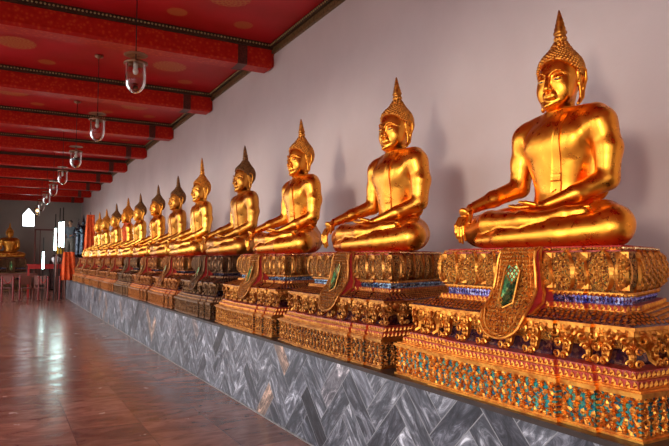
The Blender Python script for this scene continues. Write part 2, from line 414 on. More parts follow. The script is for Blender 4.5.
def hands(g):
    # right hand draped over the shin
    R = ell(g, (-.485, -.425, .245), (.048, .030, .058), rx=.75)
    R = smin(R, cone(g, (-.485, -.36, .292), (-.485, -.41, .26), .036, .034), .015)
    for i, (x, ln, tx) in enumerate([(-.522, .135, -.528), (-.498, .165, -.500), (-.473, .172, -.470), (-.449, .155, -.440)]):
        kz = .215; z1 = kz-ln
        R = smin(R, chain(g, [(x, -.452, kz), (x+(tx-x)*.4, -.482, kz-ln*.38), (x+(tx-x)*.8, -.482, kz-ln*.74), (tx, -.470, z1)], [.0145, .0135, .0115, .009], .004), .004)
    R = smin(R, chain(g, [(-.447, -.405, .262), (-.418, -.438, .225), (-.405, -.460, .175)], [.018, .015, .011], .006), .008)
    # left hand palm up in the lap
    Lh = ell(g, (.085, -.325, .262), (.062, .050, .022), rz=.25)
    Lh = smin(Lh, cone(g, (.155, -.275, .275), (.12, -.31, .266), .037, .03), .015)
    for i, (y0, y1, ln) in enumerate([(-.365, -.395, .135), (-.343, -.372, .155), (-.320, -.345, .158), (-.298, -.318, .135)]):
        z = .262+.003*i
        Lh = smin(Lh, chain(g, [(.05, y0, z), (.05-ln*.4, (y0+y1)/2, z-.002), (.05-ln*.75, y1+.004, z+.004), (.05-ln, y1, z+.014)], [.0140, .013, .011, .0085], .004), .004)
    Lh = smin(Lh, chain(g, [(.11, -.362, .27), (.06, -.395, .285), (.01, -.398, .292)], [.017, .014, .010], .006), .008)
    # toes of the upturned right foot
    T = None
    for i in range(5):
        a = i/4
        p0 = (.405+.012*a, -.295+.045*a, .235-.05*a); p1 = (.452-.014*abs(a-.2), -.275+.045*a, .238-.05*a)
        c = cone(g, p0, p1, .014-.004*a, .011-.003*a)
        T = c if T is None else smin(T, c, .003)
    return np.minimum(np.minimum(R, Lh), T)
def cranium(g, e=0.):
    return ell(g, (0, .012, 1.185), (.137+e, .150+e, .148+e))
def head(g):
    d = cone(g, (0, .03, .86), (0, -.0, 1.02), .100, .082)
    for z in (.925, .965):                                              # neck folds
        r = np.sqrt(g.X**2+(g.Y-.012)**2)
        d = smin(d, np.sqrt((r-.082)**2+(g.Z-z+.12*(g.Y+.06))**2)-.008, .012)
    d = smin(d, cranium(g), .04)
    f = ell(g, (0, -.035, 1.105), (.131, .137, .178), rx=.05)
    f = smin(f, ell(g, (0, -.100, .975), (.072, .058, .046)), .06)      # chin
    for s in (-1, 1):
        f = smin(f, ell(g, (s*.066, -.090, 1.055), (.060, .062, .08)), .04)
    f = smin(f, ell(g, (0, -.140, .955), (.028, .020, .018)), .03)
    d = smin(d, f, .03)
    # eye hollows, lids, brows
    for s in (-1, 1):
        d = smax(d, -ell(g, (s*.056, -.192, 1.128), (.040, .024, .020)), .018)
        d = smin(d, ell(g, (s*.055, -.152, 1.124), (.033, .020, .0165)), .005)
        slit = chain(g, [(s*.024, -.182, 1.118), (s*.055, -.181, 1.110), (s*.090, -.155, 1.121)], [.003, .0045, .0025], .002)
        d = smax(d, -slit, .004)
        brow = chain(g, [(s*.010, -.177, 1.132), (s*.020, -.179, 1.152), (s*.038, -.176, 1.168), (s*.060, -.166, 1.175), (s*.082, -.149, 1.171), (s*.102, -.126, 1.158), (s*.117, -.098, 1.138)], [.005, .006, .0062, .0062, .006, .005, .003], .006)
        d = smin(d, brow, .008)
    # nose
    d = smin(d, chain(g, [(0, -.172, 1.150), (0, -.190, 1.105), (0, -.206, 1.058)], [.0115, .0145, .0190], .01), .012)
    for s in (-1, 1): d = smin(d, ell(g, (s*.021, -.188, 1.052), (.014, .016, .012)), .007)
    d = smin(d, ell(g, (0, -.168, 1.012), (.044, .022, .026)), .025)
    # lips
    up = chain(g, [(-.038, -.172, 1.022), (-.016, -.189, 1.021), (0, -.191, 1.017), (.016, -.189, 1.021), (.038, -.172, 1.022)], [.003, .0062, .006, .0062, .003], .004)
    lo = chain(g, [(-.026, -.177, 1.009), (0, -.188, 1.001), (.026, -.177, 1.009)], [.003, .0085, .003], .004)
    d = smin(d, up, .005); d = smin(d, lo, .005)
    # ears
    for s in (-1, 1):
        e = chain(g, [(s*.136, -.015, 1.120), (s*.146, -.020, 1.165), (s*.156, .008, 1.195), (s*.166, .042, 1.175), (s*.164, .046, 1.115), (s*.154, .030, 1.06), (s*.147, .014, 1.00), (s*.140, .004, .955)], [.007, .008, .010, .010, .010, .010, .013, .014], .006)
        e = smin(e, chain(g, [(s*.138, -.008, 1.09), (s*.142, -.002, 1.04), (s*.139, -.006, .96)], [.008, .009, .010], .005), .006)
        e = smin(e, ell(g, (s*.142, .018, 1.12), (.010, .034, .07)), .01)
        d = smin(d, e, .008)
    return d
def hair_sd(g, e=0.):
    h = cranium(g, .014+e)
    h = smin(h, ell(g, (0, .030, 1.325), (.062+e, .064+e, .088+e)), .05)
    plane = (1.235 - .95*(g.Y+.10) - g.Z)          # hairline falls towards the nape
    plane = plane + .18*(g.X**2)*8*0.35
    plane = np.maximum(plane*.72, -(g.Z-1.02))
    return smax(h, plane, .008)

def hr(V, turn=.20, nod=.06, sy=.94):
    V = np.array(V, float); c = np.array([0, .01, .93]); back = np.array([.008, .028, 0])
    w = np.clip((V[:, 2]-.90)/.09, 0, 1)
    P = V-c; P[:, 1] *= sy
    y, z = P[:, 1].copy(), P[:, 2].copy()
    P[:, 1] = y*math.cos(nod)-z*math.sin(nod); P[:, 2] = z*math.cos(nod)+y*math.sin(nod)
    x, y = P[:, 0].copy(), P[:, 1].copy()
    P[:, 0] = x*math.cos(turn)-y*math.sin(turn); P[:, 1] = x*math.sin(turn)+y*math.cos(turn)
    return V*(1-w[:, None])+(P+c+back)*w[:, None]
class HB(MB):
    def build(s, *a, **k):
        s.v = [hr(np.concatenate(s.v))]; return MB.build(s, *a, **k)
def make_statue():
    root = empty('seated_buddha_statue', (0, 0, 0))
    g = Grid((-.74, -.62, -.03), (.74, .34, 1.02), .0105)
    d = limbs(g, torso(g))
    d = np.maximum(d, -(g.Z-.002)); d = np.maximum(d, g.Z-.925); d[:, :, -1] = 1; d[:, :, 0] = 1
    mb = MB(); mb.add(*nets(g, d))
    g = Grid((-.60, -.54, .01), (.50, -.22, .34), .0052)
    hd = hands(g); hd = np.maximum(hd, -(g.Z-.02)); mb.add(*nets(g, hd))
    g = Grid((-.20, -.24, .86), (.20, .22, 1.37), .0050)
    hd = head(g); hd[:, :, 0] = 1; V_, F_ = nets(g, hd); mb.add(hr(V_), F_)
    mb.build('body', G_BRIGHT, root, True)
    # robe over the left shoulder, a thin shell on the torso
    g = Grid((-.45, -.25, .25), (.45, .25, .98), .0085)
    t = torso(g)-.012
    reg = (g.Z-(.895+.86*(g.X-.035)))*.76
    reg = np.maximum(reg, .29-g.Z); reg = np.maximum(reg, np.abs(g.X)-.43)
    t = smax(t, reg, .004); t = np.maximum(t, g.Z-.925)
    mb = MB(); mb.add(*nets(g, t)); mb.build('robe', G_BRIGHT, root, True)
    # shoulder sash with a notched, stepped end
    nz, nx = 46, 7
    zz = np.linspace(.890, .375, nz); front = []; 
    P = np.zeros((nz, nx, 3))
    for i, z in enumerate(zz):
        t_ = i/(nz-1); cx = .125-.055*t_; w = .026+.007*t_
        for j in range(nx):
            x = cx+w*(2*j/(nx-1)-1)
            zc = z+(.020*abs(2*j/(nx-1)-1) if i == nz-1 else 0)*0
            ys = np.linspace(-.32, .1, 240)
            s_ = torso(Pts(np.stack([np.full(240, x), ys, np.full(240, zc)], 1)))
            k = int(np.argmax(s_ < 0)); P[i, j] = (x, ys[k], zc)
    for j in range(nx): P[:, j, 1] = np.convolve(np.pad(P[:, j, 1], 3, 'edge'), np.ones(7)/7, 'valid')
    Q = P.copy(); Q[:, :, 1] -= .026; Q[:, 1:-1, 1] += .004
    for i in range(nz):
        if i > nz-10: Q[i, :, 1] -= .004
        if i in (nz-10, nz-7): Q[i, :, 1] -= .003
    Q[-1, nx//2, 2] += .022; Q[-1, 0, 2] -= .012; Q[-1, -1, 2] -= .012
    V = np.concatenate([Q.reshape(-1, 3), P.reshape(-1, 3)]); F = []; o = nz*nx
    for i in range(nz-1):
        for j in range(nx-1):
            a = i*nx+j; F.append((a, a+nx, a+nx+1, a+1))
        F.append((i*nx, o+i*nx, o+(i+1)*nx, (i+1)*nx)); F.append((i*nx+nx-1, (i+1)*nx+nx-1, o+(i+1)*nx+nx-1, o+i*nx+nx-1))
    for j in range(nx-1):
        a = (nz-1)*nx+j; F.append((a, o+a, o+a+1, a+1)); F.append((j, j+1, o+j+1, o+j))
    mb = MB(); mb.add(V, F); mb.build('shoulder_sash', G_BRIGHT, root)
    # hair: cap, topknot and rows of curls
    g = Grid((-.20, -.20, .99), (.20, .24, 1.46), .0075)
    mb = HB(); mb.add(*nets(g, hair_sd(g)))
    n = 760; gold_a = PI*(3-5**.5)
    u, f_ = ico(.0128, sub=1)
    for i in range(n):
        zc = 1-2*(i+.5)/n; r = math.sqrt(1-zc*zc); a = i*gold_a
        dr = np.array([r*math.cos(a), r*math.sin(a), zc]); c0 = np.array([0, .02, 1.19])
        ts = np.linspace(.1, .32, 60); pp = c0+dr*ts[:, None]
        if zc > .55: ts = np.linspace(.1, .32, 120); pp = c0+dr*ts[:, None]
        s_ = hair_sd(Pts(pp)); k = int(np.argmax(s_ > 0)); p = pp[k]
        if k == 0 or abs(cranium(Pts(p[None]), .014)[0]) > .01 and p[2] < 1.26: continue
        if 1.235-.95*(p[1]+.10) > p[2]-.004 or p[2] < 1.035: continue
        mb.add(u+p, f_)
    for lay in range(5):                                                 # topknot curls
        z = 1.340+.017*lay; rr = .064*math.sqrt(max(.02, 1-((z-1.325)/.09)**2))
        m_ = max(5, int(2*PI*rr/.023))
        for k in range(m_):
            a = 2*PI*(k+.5*lay)/m_; mb.add(u*.9+np.array([rr*math.cos(a), .030+rr*math.sin(a), z]), f_)
    # hairline band
    mb.build('curled_hair', HAIR_G, root, True)
    # finial: lotus collar and ribbed flame
    fin = empty('x', (0, 0, 0)); bpy.data.objects.remove(fin)
    prof = [(.036, 1.400), (.044, 1.416), (.040, 1.428), (.034, 1.434), (.040, 1.444), (.034, 1.455)]
    for i in range(13):
        t_ = i/12; prof.append((.043*(1-t_)**.75*(1.0 if i % 2 else .88)+.0025, 1.455+.17*t_))
    v, f_ = lathe(prof, 14); v = np.array(v)
    z = v[:, 2]; tw = (z-1.455)*9
    k = 1+.13*np.sin(np.arctan2(v[:, 1], v[:, 0])*4+tw*2)*(z > 1.45)
    v[:, 0] *= k; v[:, 1] *= k; v[:, 1] += .035
    mb = HB(); mb.add(v, f_)
    fo = mb.build('flame_finial', HAIR_G, root, True)
    mb = HB()
    for k in range(10):
        a = 2*PI*k/10; mb.add(*ico(.013, (.034*math.cos(a), .035+.034*math.sin(a), 1.425), (1, 1, 1.3)))
    mb.build('finial_collar', HAIR_G, fo, True)
    # inlaid eyes
    for s in (-1, 1):
        mb = HB(); mb.add(*ico(1, (s*.056, -.166, 1.1155), (.024, .0100, .0050), 2), 0); mb.add(*ico(.0050, (s*.052, -.1735, 1.1150)), 1)
        mb.build('eye', [simple('eye_white', (.45, .36, .22), .4), BLACK] if s < 0 else [bpy.data.materials['eye_white'], BLACK], root, True)
    return root

def copy_tree(o, parent=None):
    c = o.copy(); C.objects.link(c); c.parent = parent
    for ch in list(o.children): copy_tree(ch, c)
    return c
def remat(o, names, m, slot=None):
    for ch in o.children_recursive:
        if ch.type == 'MESH' and ch.name.split('.')[0] in names:
            for i, s in enumerate(ch.material_slots):
                if slot is None or i == slot: s.link = 'OBJECT'; s.material = m[s.material.name] if isinstance(m, dict) and s.material.name in m else (s.material if isinstance(m, dict) else m)

# ------------------------------------------------------------------ pedestal
ZO = [0, .215, .24, .33, .50, .515, .575, .60, .645, .66, .855, .9]
ZN = [0, .200, .222, .295, .475, .490, .545, .570, .612, .630, .855, .9]
class PB(MB):
    def build(s, *a, **k):
        V = np.concatenate(s.v); V[:, 2] = np.interp(V[:, 2], ZO, ZN); s.v = [V]
        return MB.build(s, *a, **k)
HALF = [(.51, -.74), (.51, -.72), (.72, -.72), (.72, -.70), (.94, -.70), (.94, -.30), (.80, .02), (.66, .34), (.50, .62)]
PLAN = [(x, y) for x, y in HALF] + [(-x, y) for x, y in HALF[::-1]]      # counter-clockwise seen from above
def offset(off):
    n = len(PLAN); out = []
    for i in range(n):
        p0, p, p1 = [np.array(PLAN[(i+k) % n], float) for k in (-1, 0, 1)]
        d0 = (p-p0)/np.linalg.norm(p-p0); d1 = (p1-p)/np.linalg.norm(p1-p)
        n0 = np.array([d0[1], -d0[0]]); n1 = np.array([d1[1], -d1[0]])
        b = n0+n1; out.append(p+b*off/(1+n0@n1))
    return out
def loft(mb, prof, mi=0, top=False, bottom=False, back=True):
    rings = [[(x, y, z) for x, y in offset(o)] for o, z in prof]; n = len(PLAN)
    v = [p for r in rings for p in r]; f = []
    for i in range(len(prof)-1):
        for k in range(n):
            k2 = (k+1) % n; f.append((i*n+k, i*n+k2, (i+1)*n+k2, (i+1)*n+k))
    if top: f.append(tuple((len(prof)-1)*n+k for k in range(n)))
    if bottom: f.append(tuple(range(n))[::-1])
    mb.add(v, f, mi)
def along(off, pitch, z, minlen=.03, skip_back=True):
    P = offset(off); n = len(P); out = []
    for i in range(n):
        a, b = P[i], P[(i+1) % n]; d = b-a; ln = np.linalg.norm(d)
        if ln < minlen: continue
        d = d/ln; nrm = np.array([d[1], -d[0]])
        if skip_back and nrm[1] > .9: continue
        m = max(1, int(round(ln/pitch))); st = ln/m
        for k in range(m):
            c = a+d*(k+.5)*st
            M = np.eye(4); T = np.array([-d[0], -d[1], 0])*-1
            M[:3, 0] = (d[0], d[1], 0); M[:3, 1] = (nrm[0], nrm[1], 0); M[:3, 2] = (0, 0, 1); M[:3, 3] = (c[0], c[1], z)
            out.append((M, st, k, m))
    return out
def T_petal(w, h, d, up=True):
    s = 1 if up else -1
    v = [(-w/2, 0, 0), (w/2, 0, 0), (-w*.48, 0, s*.5*h), (w*.48, 0, s*.5*h), (0, d*.35, s*h), (0, d, s*.42*h), (0, d*.5, 0)]
    f = [(0, 6, 5, 2), (6, 1, 3, 5), (2, 5, 4), (5, 3, 4)]
    return v, f
def T_flower(r, d, n=6):
    v = [(0, d*.55, 0)]; f = []
    for k in range(2*n):
        a = PI*k/n; q = r if k % 2 == 0 else r*.45
        v.append((q*math.cos(a), d*.25 if k % 2 else 0., q*math.sin(a)))
        v.append((q*.55*math.cos(a), d if k % 2 == 0 else d*.2, q*.55*math.sin(a)))
    m = 2*n
    for k in range(m):
        k2 = (k+1) % m; f.append((1+2*k, 1+2*k2, 2+2*k2, 2+2*k)); f.append((2+2*k, 2+2*k2, 0))
    c, cf = ico(r*.24, (0, d*.8, 0), sub=0); o = len(v)
    v += [tuple(p) for p in c]; f += [tuple(i+o for i in q) for q in cf]
    return v, f
def T_scroll(r, turns=1.4, th=.012, flip=1):
    pts = []; n = 14
    for i in range(n):
        t = i/(n-1); a = turns*2*PI*t; q = r*(1-.78*t)
        pts.append((flip*(q*math.cos(a)), .008+.012*t, q*math.sin(a)))
    return tube(pts, [th*(1-.45*i/(n-1)) for i in range(n)], 5)
def lotus_petal(w, h, prof, rim=.020, bulge=.012, scroll=True):
    # patch following the bulging tier, pointed at both ends with a raised rim and scrolls inside
    nu, nv = 8, 12; v = []; f = []
    for j in range(nv+1):
        t = j/nv
        hw = w*.5*(math.sin(PI*min(1, max(0, t))**.85)**.62 if 0 < t < 1 else 0.02)
        yb = prof(t)
        for i in range(nu+1):
            s = 2*i/nu-1
            e = abs(s); rr = rim*math.exp(-((e-.86)/.14)**2)
            inner = (.5+.5*math.sin(9*s+14*t)*math.cos(19*t-3*abs(s)))*bulge if (e < .72 and scroll) else 0
            y = yb+.004+rr+inner-(.012 if e > .97 else 0)
            v.append((s*hw, y, t*h))
    for j in range(nv):
        for i in range(nu):
            a = j*(nu+1)+i; f.append((a, a+1, a+nu+2, a+nu+1))
    return v, f
def add_lotus(mb, w, h, prof, M, rim=.020):
    v, f = lotus_petal(w, h, prof, rim)
    e = [q for k, q in enumerate(f) if k % 8 in (0, 7)]; i_ = [q for k, q in enumerate(f) if k % 8 not in (0, 7)]
    mb.add(v, i_, 0, M); mb.add(v, e, 2, M)
    for t in np.linspace(.2, .8, 5):
        mb.add(*ico(.010, (0, prof(t)+.022, t*h), (1.2*(1-abs(t-.5)), .7, 1), 0), 2, M)
        for sx in (-1, 1): mb.add(*ico(.0075, (sx*w*.18*(1-abs(t-.5)), prof(t)+.017, t*h+.012), (1, .7, 1), 0), 2, M)

def make_pedestal():
    root = empty('ornate_pedestal', (0, 0, 0))
    # carcass
    mb = PB()
    loft(mb, [(-.03, .02), (-.03, .215), (-.04, .235), (-.042, .283), (-.07, .286), (-.075, .325), (-.17, .33), (-.17, .50), (-.08, .50), (-.075, .515)], 0)
    loft(mb, [(-.225, .575), (-.235, .60), (-.275, .60), (-.275, .645), (-.265, .66), (-.255, .855), (-.26, .862)], 0)
    mb.build('carcass', [RED], root)
    # base mouldings
    mb = PB()
    for off, z0, z1 in ((.004, 0, .012), (-.006, .012, .022), (.0, .205, .214), (.008, .214, .232), (-.01, .232, .240)):
        loft(mb, [(off-.04, z0), (off, z0), (off, z1), (off-.05, z1)], 0)
    mb.build('base_moulding', ORN, root)
    # floral frieze on the base
    mb = PB(); loft(mb, [(-.016, .022), (-.016, .206)], 1)
    fl = T_flower(.030, .012, 5); fs = T_flower(.017, .009, 5); pt = T_petal(.026, .036, .006)
    for row, z in enumerate((.052, .114, .176)):
        for M, st, k, m in along(-.015, .062, z):
            M2 = M.copy(); a = rng.uniform(0, 6.28); R = np.eye(4); R[0, 0] = R[2, 2] = math.cos(a); R[0, 2] = -math.sin(a); R[2, 0] = math.sin(a)
            sc = rng.uniform(.85, 1.12); R[:3, :3] *= sc
            mb.add(*fl, 0, M2 @ R)
    for row, z in enumerate((.030, .083, .145, .198)):
        for M, st, k, m in along(-.015, .031, z):
            if (k+row) % 2 == 0: mb.add(*fs, 0, M)
            else:
                a = rng.uniform(-1, 1); R = np.eye(4); R[0, 0] = R[2, 2] = math.cos(a); R[0, 2] = -math.sin(a); R[2, 0] = math.sin(a); R[2, 3] = -.014
                mb.add(*pt, 0, M @ R)
    # edge strips of flowers at the corners
    P = offset(-.012)
    for i in (1, 3, 4, 13, 14, 16, 0, 17):
        for k in range(7):
            mb.add(*ico(.013, (P[i][0], P[i][1], .035+.027*k), (1, 1, .8), 0), 0)
    mb.build('floral_frieze', [ORN, TEAL], root)
    # petal borders (three courses low, two round the mirror band)
    mb = PB()
    for off, z, pit, h, d, up in ((-.038, .242, .034, .040, .012, True), (-.066, .288, .034, .038, .012, True)):
        pe = None
        for M, st, k, m in along(off, pit, z):
            mb.add(*T_petal(st*.70, h, d, up), 0, M)
        loft(mb, [(off-.02, z-.003), (off+.004, z-.003), (off+.004, z+.002), (off-.02, z+.002)], 0)
    mb.build('petal_border', ORN, root)
    mb = PB()
    for off, z, pit, h, d, up in ((-.228, .574, .036, .032, .012, True), (-.258, .660, .030, .020, .012, False)):
        for M, st, k, m in along(off, pit, z): mb.add(*T_petal(st*.70, h, d, up), 0, M)
        loft(mb, [(off-.04, z-.004), (off+.006, z-.004), (off+.006, z+.003), (off-.04, z+.003)], 0)
    mb.build('petal_border', ORN, root)
    # scroll band: leg brackets with curling feet before a dark mosaic wall
    mb = PB(); loft(mb, [(-.165, .33), (-.165, .40)], 1); loft(mb, [(-.165, .40), (-.125, .41), (-.115, .50)], 2)
    lf = T_petal(.05, .06, .022, False); sm = T_petal(.030, .040, .018, False)
    def rot(a, x=0, y=0, z=0, s=1.):
        R = np.eye(4); c, q = math.cos(a)*s, math.sin(a)*s
        R[0, 0] = c; R[2, 2] = c; R[0, 2] = -q; R[2, 0] = q; R[1, 1] = s; R[:3, 3] = (x, y, z); return R
    def bracket(M, w):
        mb.add(*tube([(0, .0, .165), (0, .028, .12), (0, .022, .07), (0, .03, .03), (0, .06, .012)], [w*.34, w*.30, w*.15, w*.11, w*.09], 6), 0, M)
        for sx in (-1, 1):
            mb.add(*T_scroll(w*.20, 1.3, .009, sx), 0, M @ rot(0, sx*w*.28, .055, .125))
            mb.add(*T_scroll(w*.13, 1.3, .007, sx), 0, M @ rot(0, sx*w*.16, .055, .075))
            mb.add(*T_scroll(w*.12, 1.2, .007, sx), 0, M @ rot(0, sx*w*.12, .07, .022))
            for q in range(3): mb.add(*sm, 0, M @ rot(sx*(.5+.35*q), sx*w*(.25+.10*q), .035, .155-.008*q))
        for q in range(4): mb.add(*T_petal(.03, .045, .016, False), 0, M @ rot(0, 0, .062-.004*q, .165-.032*q))
        mb.add(*T_flower(.016, .012, 5), 0, M @ rot(0, 0, .07, .095))
    for M, st, k, m in along(-.145, .17, .332, .1): bracket(M, min(st, .17)*1.0)
    P = offset(-.11)
    for i, (nx_, ny_) in ((4, (1, -1)), (13, (-1, -1)), (2, (1, -1)), (15, (-1, -1))):
        nn = np.array([nx_, ny_])/2**.5; M = np.eye(4); M[:3, 0] = (-nn[1], nn[0], 0); M[:3, 1] = (nn[0], nn[1], 0); c = P[i]-nn*.05; M[:3, 3] = (c[0], c[1], .332)
        bracket(M, .15)
    for M, st, k, m in along(-.085, .045, .498): mb.add(*T_petal(st*.95, .038 if k % 2 else .05, .016, False), 0, M)
    for M, st, k, m in along(-.10, .022, .497):
        mb.add(*ico(.010, (0, 0, -.008), sub=0), 0, M)
    loft(mb, [(-.16, .499), (-.072, .499), (-.072, .514), (-.12, .514)], 0)
    mb.build('scroll_band', [ORN, PURP, CARVE], root)
    # sloping skirt with scale pattern
    mb = PB(); loft(mb, [(-.078, .514), (-.10, .528), (-.17, .548), (-.225, .572)], 1)
    for r_ in range(4):
        o_ = -.092-.037*r_; z_ = .524+.0125*r_
        for M, st, k, m in along(o_, .036, z_):
            R = np.eye(4); R[0, 3] = st/2*(r_ % 2); a = -1.1
            R[1, 1] = math.cos(a); R[1, 2] = math.sin(a); R[2, 1] = -math.sin(a); R[2, 2] = math.cos(a)
            mb.add(*T_petal(st*.6, .026, .008), 0, M @ R)
    mb.build('skirt', [ORN, PURP], root)
    # mirror band
    mb = PB(); loft(mb, [(-.270, .602), (-.270, .646)], 0)
    for M, st, k, m in along(-.270, .024, .624):
        v = [(-.010, 0, 0), (0, 0, -.018), (.010, 0, 0), (0, 0, .018), (0, .008, 0)]
        mb.add(v, [(0, 1, 4), (1, 2, 4), (2, 3, 4), (3, 0, 4)], 0, M)
    mb.build('mirror_band', MIR_BLUE, root)
    # lotus band
    mb = PB()
    pr = lambda t: .036*max(0, math.sin(PI*t))**.8-.008
    loft(mb, [(-.252+pr(t/6), .662+.19*t/6) for t in range(7)], 1)
    for M, st, k, m in along(-.249, .150, .664, .1):
        add_lotus(mb, st*.74, .190, pr, M)
        for sx in (-1, 1):
            R = np.eye(4); R[0, 3] = sx*st/2; R[1, 3] = -.006
            add_lotus(mb, st*.40, .165, pr, M @ R, .010)
            for zz_, up_ in ((.012, True), (.178, False)):
                R = np.eye(4); R[0, 3] = sx*st*.5; R[1, 3] = .008; R[2, 3] = zz_
                mb.add(*T_petal(st*.36, .055, .026, up_), 2, M @ R)
    P = offset(-.249)
    for i, nn in ((4, (1, -1)), (13, (-1, -1))):
        nn = np.array(nn)/2**.5; M = np.eye(4); M[:3, 0] = (-nn[1], nn[0], 0); M[:3, 1] = (nn[0], nn[1], 0); c = P[i]-nn*.006; M[:3, 3] = (c[0], c[1], .664)
        add_lotus(mb, .085, .19, pr, M)
    mb.build('lotus_band', [CARVE, CARVE_D, ORN], root)
    # bead trim round the top
    mb = PB(); loft(mb, [(-.29, .852), (-.249, .852), (-.245, .858), (-.262, .866), (-.29, .866)], 0)
    for M, st, k, m in along(-.249, .020, .861): mb.add(*ico(.0085, (0, 0, 0), (1, 1, 1), 0), 0, M)
    mb.build('bead_trim', gold('pale_bead_gilt', (.95, .62, .30), (.7, .35, .15), .2, .35, 20), root)
    # red seat board
    mb = PB(); loft(mb, [(-.27, .858), (-.27, .875)], 0, True)
    mb.build('seat_board', CLOTH_RED, root)
    # apron hanging over the front
    W = .165; path = [(-.51, .872), (-.545, .85), (-.56, .80), (-.565, .72), (-.575, .64), (-.62, .56), (-.672, .50), (-.690, .45), (-.700, .36)]
    pz = np.array([p[1] for p in path][::-1]); py = np.array([p[0] for p in path][::-1])
    fy = lambda z: float(np.interp(z, pz, py))
    def sheet(nu, nv, yo, wmul=1., z0=.365, z1=.872):
        v = []; f = []
        for j in range(nv+1):
            t = j/nv; 
            for i in range(nu+1):
                s = 2*i/nu-1
                low = z0+.13*(1-math.sqrt(max(0, 1-(s)**2)))
                z = low+(z1-low)*t
                hw = W*wmul*(1.0-.22*max(0, (z-.62)/.25))
                v.append((s*hw, fy(z)-yo+.02*s*s, z))
        for j in range(nv):
            for i in range(nu):
                a = j*(nu+1)+i; f.append((a, a+1, a+nu+2, a+nu+1))
        return v, f
    mb = MB(); v, f = sheet(14, 30, .02); v2, f2 = sheet(14, 30, .008)
    mb.add(v, f, 0); mb.add(v2, [q[::-1] for q in f2], 0)
    # rim
    rim = [v[30*15+0]] + [v[j*15] for j in range(29, -1, -1)] + [v[i] for i in range(1, 15)] + [v[j*15+14] for j in range(1, 31)]
    rim = [(x, y-.002, z) for x, y, z in rim]
    mb.add(*tube(rim, .009, 6), 1)
    rim2 = [(x*.80, y-.004, z+(.022 if z < .56 else 0)) for x, y, z in rim]
    mb.add(*tube(rim2, .006, 5), 1)
    for z in np.arange(.40, .86, .024):
        for s in np.arange(-.88, .9, .16):
            x = s*W*(1-.22*max(0, (z-.62)/.25))
            if abs(s) < .42 and .54 < z < .78: continue
            if z < .365+.13*(1-math.sqrt(max(0, 1-s*s)))+.012: continue
            M = np.eye(4); M[:3, 0] = (1, 0, 0); M[:3, 1] = (0, -1, 0); M[:3, 3] = (x, fy(z)-.022+.02*s*s, z)
            mb.add(*T_flower(.0115, .008, 5), 1, M)
    ap = mb.build('apron', [CARVE, ORN], root); ap.location = (.085, 0, 0)
    mb = MB()
    pts = [(0, .53), (.055, .56), (.058, .74), (.03, .78), (0, .76), (-.03, .78), (-.058, .74), (-.055, .56)]
    mb.add([(x, fy(z)-.0235, z) for x, z in pts]+[(0, fy(.67)-.026, .67)], [(i, (i+1) % 8, 8) for i in range(8)], 1)
    mb.add(*tube([(x, fy(z)-.026, z) for x, z in pts+pts[:1]], .006, 5), 0)
    for k in range(-5, 6):
        for sg in (-1, 1):
            q = []
            for t in np.linspace(-.06, .06, 9):
                z = .67+k*.035+sg*t*1.1; lim = .062 if z < .75 else .062-(z-.75)*1.2
                if .55 < z < .77 and abs(t) < lim: q.append((t, fy(z)-.027, z))
            if len(q) > 1: mb.add(*tube(q, .0032, 4), 0)
    mb.build('lattice_panel', [ORN, GREEN], ap)
    for sx in (-1, 1):   # red lining closing each side down to the tiers behind
        mb = MB()
        front = []; back = []
        for z in np.linspace(.45, .872, 16):
            hw = W*(1.0-.22*max(0, (z-.62)/.25))
            front.append((sx*hw*.97, fy(z)-.002, z)); 
            yb = -.48 if z > .63 else (-.455 if z > .545 else -.50-(.545-z)*2.0)
            back.append((sx*(hw*.97+.012), yb+.02, z))
        v = front+back; n_ = len(front)
        f = [(i, i+1, n_+i+1, n_+i) for i in range(n_-1)]
        mb.add(v, f if sx > 0 else [q[::-1] for q in f])
        mb.add(*tube([((p[0]+q_[0])/2+sx*.004, (p[1]+q_[1])/2-.01, p[2]) for p, q_ in zip(front, back)], .009, 5), 1)
        mb.build('apron_lining', [CLOTH_RED, ORN], ap)
    return root

# ------------------------------------------------------------------ the row
PZ = .80                      # top of the marble plinth
SX, PX = 3.25, 3.16
statue0 = make_statue(); pedestal0 = make_pedestal()
SY = [2.765, 4.70, 6.81, 8.83, 11.15, 12.92, 14.80, 16.95, 18.80, 20.90, 23.05, 24.85]
PY = [2.62, 4.68, 6.74, 8.86, 10.93, 12.98, 14.96, 16.98, 18.95, 20.95, 23.0, 25.0]
TIP = [3.30, 3.36, 3.39, 3.39, 3.56, 3.42, 3.43, 3.43, 3.48, 3.48, 3.46, 3.47]
SMAT = [(G_BRIGHT, HAIR_G), (G_WARM, HAIR_G), (G_WARM, HAIR_G), (G_DARK, HAIR_B), (G_YELL, HAIR_G), (G_DARK, HAIR_B), (G_WARM, HAIR_B), (G_YELL, HAIR_B),
        (G_WARM, HAIR_G), (G_YELL, HAIR_B), (G_YELL, HAIR_G), (G_YELL, HAIR_G)]
SLAB = ['large gilded seated Buddha statue nearest the camera at the right, bright orange gold',
        'gilded seated Buddha statue second from the right, on the pedestal with pale blue mirror band',
        'gilded seated Buddha statue third from the right, warm gold with a tall tapering finial',
        'worn dull gold seated Buddha statue with dark brown hair, fourth from the right',
        'pale yellow gold seated Buddha statue with the longest finial, fifth from the right',
        'worn seated Buddha statue with dark hair, just left of the one with the longest finial',
        'seated Buddha statue with dark brown hair, seventh from the right in the row',
        'yellow gold Buddha statue with dark hair, just right of the one in an orange robe',
        'seated Buddha statue wrapped in an orange cloth robe, fourth from the far end',
        'yellow gold Buddha statue, third from the far end, beside the orange robed one',
        'small looking gold Buddha statue, last but one towards the far end of the row',
        'gold Buddha statue at the far end of the row beside the orange banner']
PMAT = ['bright', 'mid', 'mid', 'dark', 'dull', 'dull', 'dark', 'dull', 'dull', 'dull', 'dull', 'dull']
